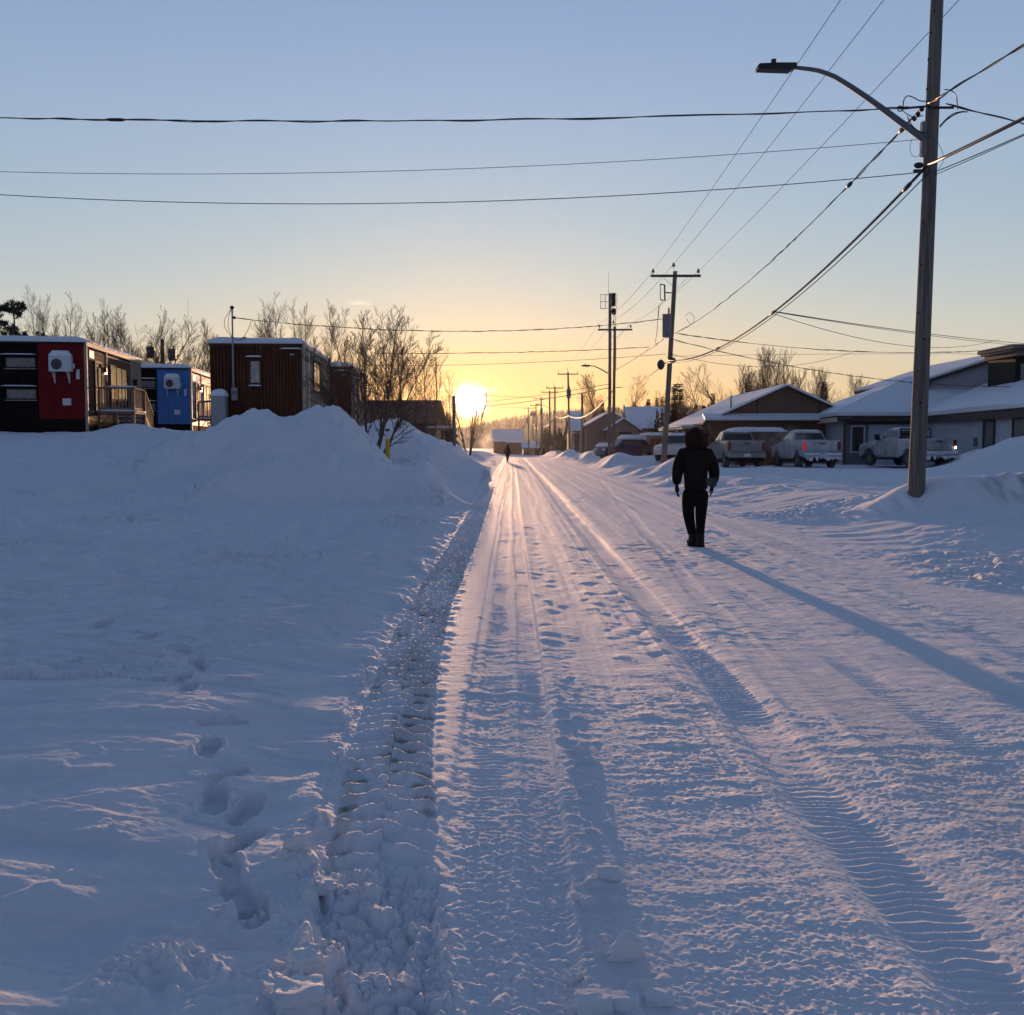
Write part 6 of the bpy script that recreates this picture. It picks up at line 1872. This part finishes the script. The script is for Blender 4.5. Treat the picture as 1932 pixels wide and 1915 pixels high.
def person(label, loc, rz):
    t = thing('person', label, 'person', loc, rz)
    B = {'pelvis': (0, 0, .96, .13, .11), 'belly': (0, 0, 1.12, .13, .11), 'chest': (0, .01, 1.34, .15, .11), 'neckb': (0, 0, 1.50, .07), 'neck': (0, .01, 1.57, .055), 'head': (0, .035, 1.67, .085, .095), 'crown': (0, .02, 1.76, .07, .08)}
    E = [('pelvis', 'belly'), ('belly', 'chest'), ('chest', 'neckb'), ('neckb', 'neck'), ('neck', 'head'), ('head', 'crown')]
    arms = {-1: [(-.19, 0, 1.46), (-.285, -.03, 1.20), (-.282, .03, .965)], 1: [(.19, 0, 1.46), (.30, -.02, 1.20), (.285, .03, .965)]}
    for s_, A in arms.items():
        n = 'L' if s_ < 0 else 'R'
        B[n + 'sh'] = (*A[0], .065); B[n + 'el'] = (*A[1], .045); B[n + 'wr'] = (*A[2], .028)
        px_, py_, pz_ = A[2]
        B[n + 'pa'] = (px_ - s_ * .008, py_ + .01, pz_ - .055, .040, .018)
        B[n + 'kn'] = (px_ - s_ * .012, py_ + .02, pz_ - .095, .041, .016)
        E += [('chest', n + 'sh'), (n + 'sh', n + 'el'), (n + 'el', n + 'wr'), (n + 'wr', n + 'pa'), (n + 'pa', n + 'kn')]
    for s_ in (-1, 1):
        n = 'L' if s_ < 0 else 'R'
        B[n + 'hip'] = (s_ * .095, 0, .90, .09); B[n + 'kne'] = (s_ * .085 + .005, .02, .50, .055); B[n + 'ank'] = (-.027 if s_ < 0 else .058, 0 if s_ < 0 else -.14, .10, .036); B[n + 'toe'] = (-.03 if s_ < 0 else .062, .13 if s_ < 0 else 0, .05, .032)
        E += [('pelvis', n + 'hip'), (n + 'hip', n + 'kne'), (n + 'kne', n + 'ank'), (n + 'ank', n + 'toe')]
    # fingers: five unequal, slightly curled
    for s_ in (-1, 1):
        n = 'L' if s_ < 0 else 'R'
        kx, ky, kz = B[n + 'kn'][:3]
        for i, (off, ln, cur) in enumerate(((-.030, .058, .010), (-.010, .070, .014), (.011, .066, .018), (.030, .052, .022))):
            a, b, c = n + 'f%da' % i, n + 'f%db' % i, n + 'f%dc' % i
            B[a] = (kx, ky - off, kz - .018, .0095); B[b] = (kx - s_ * cur * .5, ky - off * 1.15, kz - .018 - ln * .5, .0085); B[c] = (kx - s_ * cur * 1.6, ky - off * 1.2, kz - .018 - ln, .0075)
            E += [(n + 'kn', a), (a, b), (b, c)]
        B[n + 'ta'] = (kx - s_ * .012, ky + .040, kz + .028, .011); B[n + 'tb'] = (kx - s_ * .020, ky + .058, kz - .002, .0095); B[n + 'tc'] = (kx - s_ * .026, ky + .062, kz - .030, .008)
        E += [(n + 'pa', n + 'ta'), (n + 'ta', n + 'tb'), (n + 'tb', n + 'tc')]
    bd = skin('body', B, E, 'pelvis', 'skin', t, 1)
    # facial features on the far side of the head
    # parka
    P = {'h0': (.01, 0, .885, .20, .155), 'hem': (.01, 0, .95, .207, .16), 'w1': (.008, 0, 1.04, .205, .16), 'w2': (0, 0, 1.20, .20, .165), 'ch': (-.005, 0, 1.37, .205, .165), 'up': (-.008, 0, 1.49, .165, .13), 'nk': (-.012, .01, 1.565, .125, .125),
         'hd': (-.014, .012, 1.61, .105, .12)}
    EP = [('h0', 'hem'), ('hem', 'w1'), ('w1', 'w2'), ('w2', 'ch'), ('ch', 'up'), ('up', 'nk'), ('nk', 'hd')]
    for s_, A in arms.items():
        n = 'L' if s_ < 0 else 'R'
        P[n + 's'] = (s_ * .205, 0, 1.445, .098, .10); P[n + 'm'] = (s_ * .262, -.02, 1.32, .082, .088); P[n + 'e'] = (A[1][0], A[1][1], 1.17, .072, .078)
        P[n + 'f'] = ((A[1][0] + A[2][0]) / 2 - s_ * -.006, 0, 1.07, .062, .068); P[n + 'c'] = (A[2][0], A[2][1], .975, .050, .055)
        EP += [('ch', n + 's'), (n + 's', n + 'm'), (n + 'm', n + 'e'), (n + 'e', n + 'f'), (n + 'f', n + 'c')]
    pk = skin('parka', P, EP, 'ch', 'parka', t, fat=1.22)
    hb_ = MB().ball((-.014, .02, 1.685), (.158, .165, .185), 22, 16)
    hb_.v = [Vector((v.x * (1 + .05 * math.sin(v.z * 40) * (v.z < 1.66)), v.y, v.z + .012 * math.sin(v.x * 30 + 1))) for v in hb_.v]
    hb_.build('hood', 'parka', pk, smooth=True)
    f = MB(); rnd = random.Random(2)
    for i in range(520):
        a = rnd.uniform(-.75, math.pi + .75)
        c = Vector((-.014 + .118 * math.cos(a), .12 + rnd.gauss(0, .015), 1.69 + .135 * math.sin(a)))
        d = Vector((math.cos(a), rnd.uniform(-.9, .5), math.sin(a))).normalized() * rnd.uniform(.02, .045)
        s_ = d.orthogonal().normalized() * .006
        f.add([c - s_, c + s_, c + d + Vector((rnd.gauss(0, .012), 0, rnd.gauss(0, .012)))], [(0, 1, 2)])
    f.build('hood_fur', 'fur', pk)
    MB().tube([(-.012, -.02, 1.535), (-.012, -.10, 1.56)], .12, 16).build('collar', 'parka', pk, smooth=True)
    MB().box(.135, .225, -.150, -.10, 1.0, 1.02).prism([(.06, 1.03), (.19, 1.10), (.30, 1.09), (.30, .96), (.22, .94)], 'y', -.172, -.150).build('pocket_flap', 'camo', pk, bevel=.004)
    # trousers
    T = {'w': (.005, 0, .96, .165, .125), 'p': (.005, 0, .86, .158, .125)}
    ET = [('w', 'p')]
    T.update({'Lt': (-.092, .0, .74, .118, .115), 'Lk': (-.092, .05, .53, .082, .085), 'Lc': (-.062, .03, .36, .060, .070), 'La': (-.028, .0, .17, .052, .060),
              'Rt': (.100, .0, .74, .115, .11), 'Rk': (.090, -.02, .53, .076, .082), 'Rc': (.074, -.08, .36, .056, .066), 'Ra': (.058, -.14, .17, .048, .056)})
    ET += [('p', 'Lt'), ('Lt', 'Lk'), ('Lk', 'Lc'), ('Lc', 'La'), ('p', 'Rt'), ('Rt', 'Rk'), ('Rk', 'Rc'), ('Rc', 'Ra')]
    skin('trousers', T, ET, 'p', 'trousers', t, fat=1.2)
    for x_, y_, s_ in ((-.026, .0, -1), (.058, -.15, 1)):
        Bt = {'a': (x_, y_, .23, .055, .062), 'b': (x_, y_ + .005, .11, .052, .062), 'c': (x_ + s_ * .004, y_ + .04, .05, .048, .050), 'd': (x_ + s_ * .012, y_ + .17, .042, .045, .040)}
        bo = skin('boot', Bt, [('a', 'b'), ('b', 'c'), ('c', 'd')], 'b', 'boot', t, fat=1.32)
        MB().box(x_ - .048, x_ + .05, y_ - .065, y_ + .21, -.003, .022).build('sole', 'boot', bo, bevel=.008)
    return t
pp = gp(1310, 1033)
zg = gz(pp.x, pp.y)
pA = person('person in black hooded parka and dark trousers walking away along the snowy road', (pp.x, pp.y, zg + .005), R(3))
pA.scale = (1.0, 1.0, 1.0)
x, y = gpos(957.5, 97)
dup(pA, (x, y, gz(x, y) + .01), R(-8), .86, 'tiny far person in dark clothes standing on the road below the sun')

# ------------------------------------------------------------------ loose snow on the road
def snow_block(label, c, size, rot, seed, jag=.18, name='snow_block', sub=3, group='loose blocks of snow', material='ground'):
    bm = bmesh.new(); bmesh.ops.create_cube(bm, size=1.0)
    bmesh.ops.subdivide_edges(bm, edges=bm.edges[:], cuts=11, use_grid_fill=True)
    rnd = random.Random(seed); o_ = rnd.random() * 90
    for v in bm.verts:
        d = v.co.normalized() * (v.co.length ** 0 * .62)
        v.co = v.co.lerp(d, .22)
        n_ = float(pn(v.co.x * 2.4 + o_, v.co.y * 2.4 + v.co.z * 3.1, 5)) + .5 * float(pn(v.co.x * 6 + o_, v.co.z * 6 + v.co.y * 4, 9))
        v.co *= 1 + jag * n_ + .05 * float(pn(v.co.x * 14 + o_, v.co.y * 14 + v.co.z * 9, 3))
        v.co.x *= size[0]; v.co.y *= size[1]; v.co.z *= size[2]
    me = bpy.data.meshes.new(name); bm.to_mesh(me); bm.free()
    me.polygons.foreach_set('use_smooth', [True] * len(me.polygons))
    try: me.set_sharp_from_angle(angle=R(38))
    except Exception: pass
    me.materials.append(M[material])
    ob = bpy.data.objects.new(name, me); COL.objects.link(ob)
    ob.location = c; ob.rotation_euler = rot
    return tag(ob, label, 'snow block', group)
def gdet(x, y):
    h, d = detail(np.array([x]), np.array([y]), np.array([.006]))
    return gz(x, y) + float(h[0])
for px_, py_, sz, rot, lab, jg in (
        (1147, 1664, (.085, .05, .060), (0, 0, R(4)), 'flat-topped upright snow block casting a long shadow on the road', .08),
        (1181, 1812, (.075, .05, .10), (R(10), R(35), R(10)), 'pointed chunk of snow leaning on the road, below the flat-topped block', .2),
        (1120, 1908, (.10, .07, .05), (0, R(3), R(5)), 'square snow slab at the bottom of the road, nearer the tread track', .1),
        (1168, 1904, (.11, .06, .04), (0, R(-4), R(-12)), 'longer snow slab lying beside the square one at the bottom', .12),
        (563, 1905, (.14, .10, .09), (0, R(8), R(20)), 'big rounded clod at the lower end of the tread track', .22),
        (1243, 1890, (.08, .06, .035), (0, 0, 0), 'low rounded lump by itself in the lower right of the slabs', .15),
        (575, 1838, (.09, .08, .07), (R(8), 0, R(40)), 'clod at the edge of the loose snow above the big rounded one', .25),
        (614, 1690, (.07, .06, .05), (0, R(12), R(10)), 'small clod at the corner of the tread track', .25),
        (1106, 1712, (.035, .03, .03), (0, 0, 0), 'small round ball of snow beside the pointed chunk', .2),
        (1092, 1700, (.028, .028, .026), (0, 0, 1), 'smallest round ball of snow on the road', .2),
        (1083, 1840, (.05, .04, .04), (0, 0, 2), 'knobbly ball of snow above the square slab', .3)):
    q = gp(px_, py_, .0)
    snow_block(lab, (q.x, q.y, gdet(q.x, q.y) + sz[2] * .30), sz, rot, px_, jg)
snow_block('sandy dirty lump on the field beside the tread track', (lambda q: (q.x, q.y, gdet(q.x, q.y) + .01))(gp(560, 1636)), (.10, .07, .06), (0, 0, .4), 77, .35, group=None)

# ------------------------------------------------------------------ haze
hz = MB().box(-1700, 1700, -1700, 1700, -12, 64)
M['haze'] = bpy.data.materials.new('haze'); M['haze'].use_nodes = True
ht = M['haze'].node_tree
for n in list(ht.nodes): ht.nodes.remove(n)
ho = ht.nodes.new('ShaderNodeOutputMaterial'); hv = ht.nodes.new('ShaderNodeVolumePrincipled')
hv.inputs['Color'].default_value = (.93, .94, .96, 1)
hv.inputs['Density'].default_value = .00003
hv.inputs['Anisotropy'].default_value = .80
ht.links.new(hv.outputs[0], ho.inputs['Volume'])
o = hz.build('haze', 'haze'); tag(o, 'thin cold evening haze filling the whole street', 'haze', None, 'stuff')

# ---- warm breath of idling engines
def steam(name, label, c, r, dens, seed):
    m = bpy.data.materials.new(name); m.use_nodes = True
    t = m.node_tree
    for n in list(t.nodes): t.nodes.remove(n)
    oo = t.nodes.new('ShaderNodeOutputMaterial'); v = t.nodes.new('ShaderNodeVolumePrincipled')
    tcx = t.nodes.new('ShaderNodeTexCoord'); nz = t.nodes.new('ShaderNodeTexNoise'); nz.inputs['Scale'].default_value = 1.6 / min(r); nz.inputs['Detail'].default_value = 3
    t.links.new(tcx.outputs['Object'], nz.inputs['Vector'])
    ln = t.nodes.new('ShaderNodeVectorMath'); ln.operation = 'LENGTH'
    sc_ = t.nodes.new('ShaderNodeVectorMath'); sc_.operation = 'DIVIDE'; sc_.inputs[1].default_value = r
    t.links.new(tcx.outputs['Object'], sc_.inputs[0]); t.links.new(sc_.outputs[0], ln.inputs[0])
    f = t.nodes.new('ShaderNodeMath'); f.operation = 'SUBTRACT'; f.inputs[0].default_value = 1.0; f.use_clamp = True
    t.links.new(ln.outputs['Value'], f.inputs[1])
    g = t.nodes.new('ShaderNodeMath'); g.operation = 'SUBTRACT'; g.inputs[1].default_value = .42; g.use_clamp = True
    t.links.new(nz.outputs[0], g.inputs[0])
    h = t.nodes.new('ShaderNodeMath'); h.operation = 'MULTIPLY'; t.links.new(f.outputs[0], h.inputs[0]); t.links.new(g.outputs[0], h.inputs[1])
    k = t.nodes.new('ShaderNodeMath'); k.operation = 'MULTIPLY'; k.inputs[1].default_value = dens; t.links.new(h.outputs[0], k.inputs[0])
    t.links.new(k.outputs[0], v.inputs['Density'])
    v.inputs['Color'].default_value = (.95, .95, .96, 1); v.inputs['Anisotropy'].default_value = .5
    t.links.new(v.outputs[0], oo.inputs['Volume'])
    M[name] = m
    ob = MB().ball((0, 0, 0), r, 16, 10).build(name, m); ob.location = c
    return tag(ob, label, 'steam', None, 'stuff')
steam('exhaust_steam', 'faint sunlit exhaust steam between the two nearer pickups', at(1480, 832, 53.5), (1.5, 1.2, 1.0), 3.0, 1)
steam('exhaust_steam', 'pale exhaust steam drifting over the bed of the grey pickup', at(1772, 812, 51.5), (1.1, .9, .6), 3.0, 2)
steam('chimney_smoke', 'glowing plume of smoke beside the far end house', at(918, 832, 235), (2.2, 2.5, 3.0), 1.2, 3)
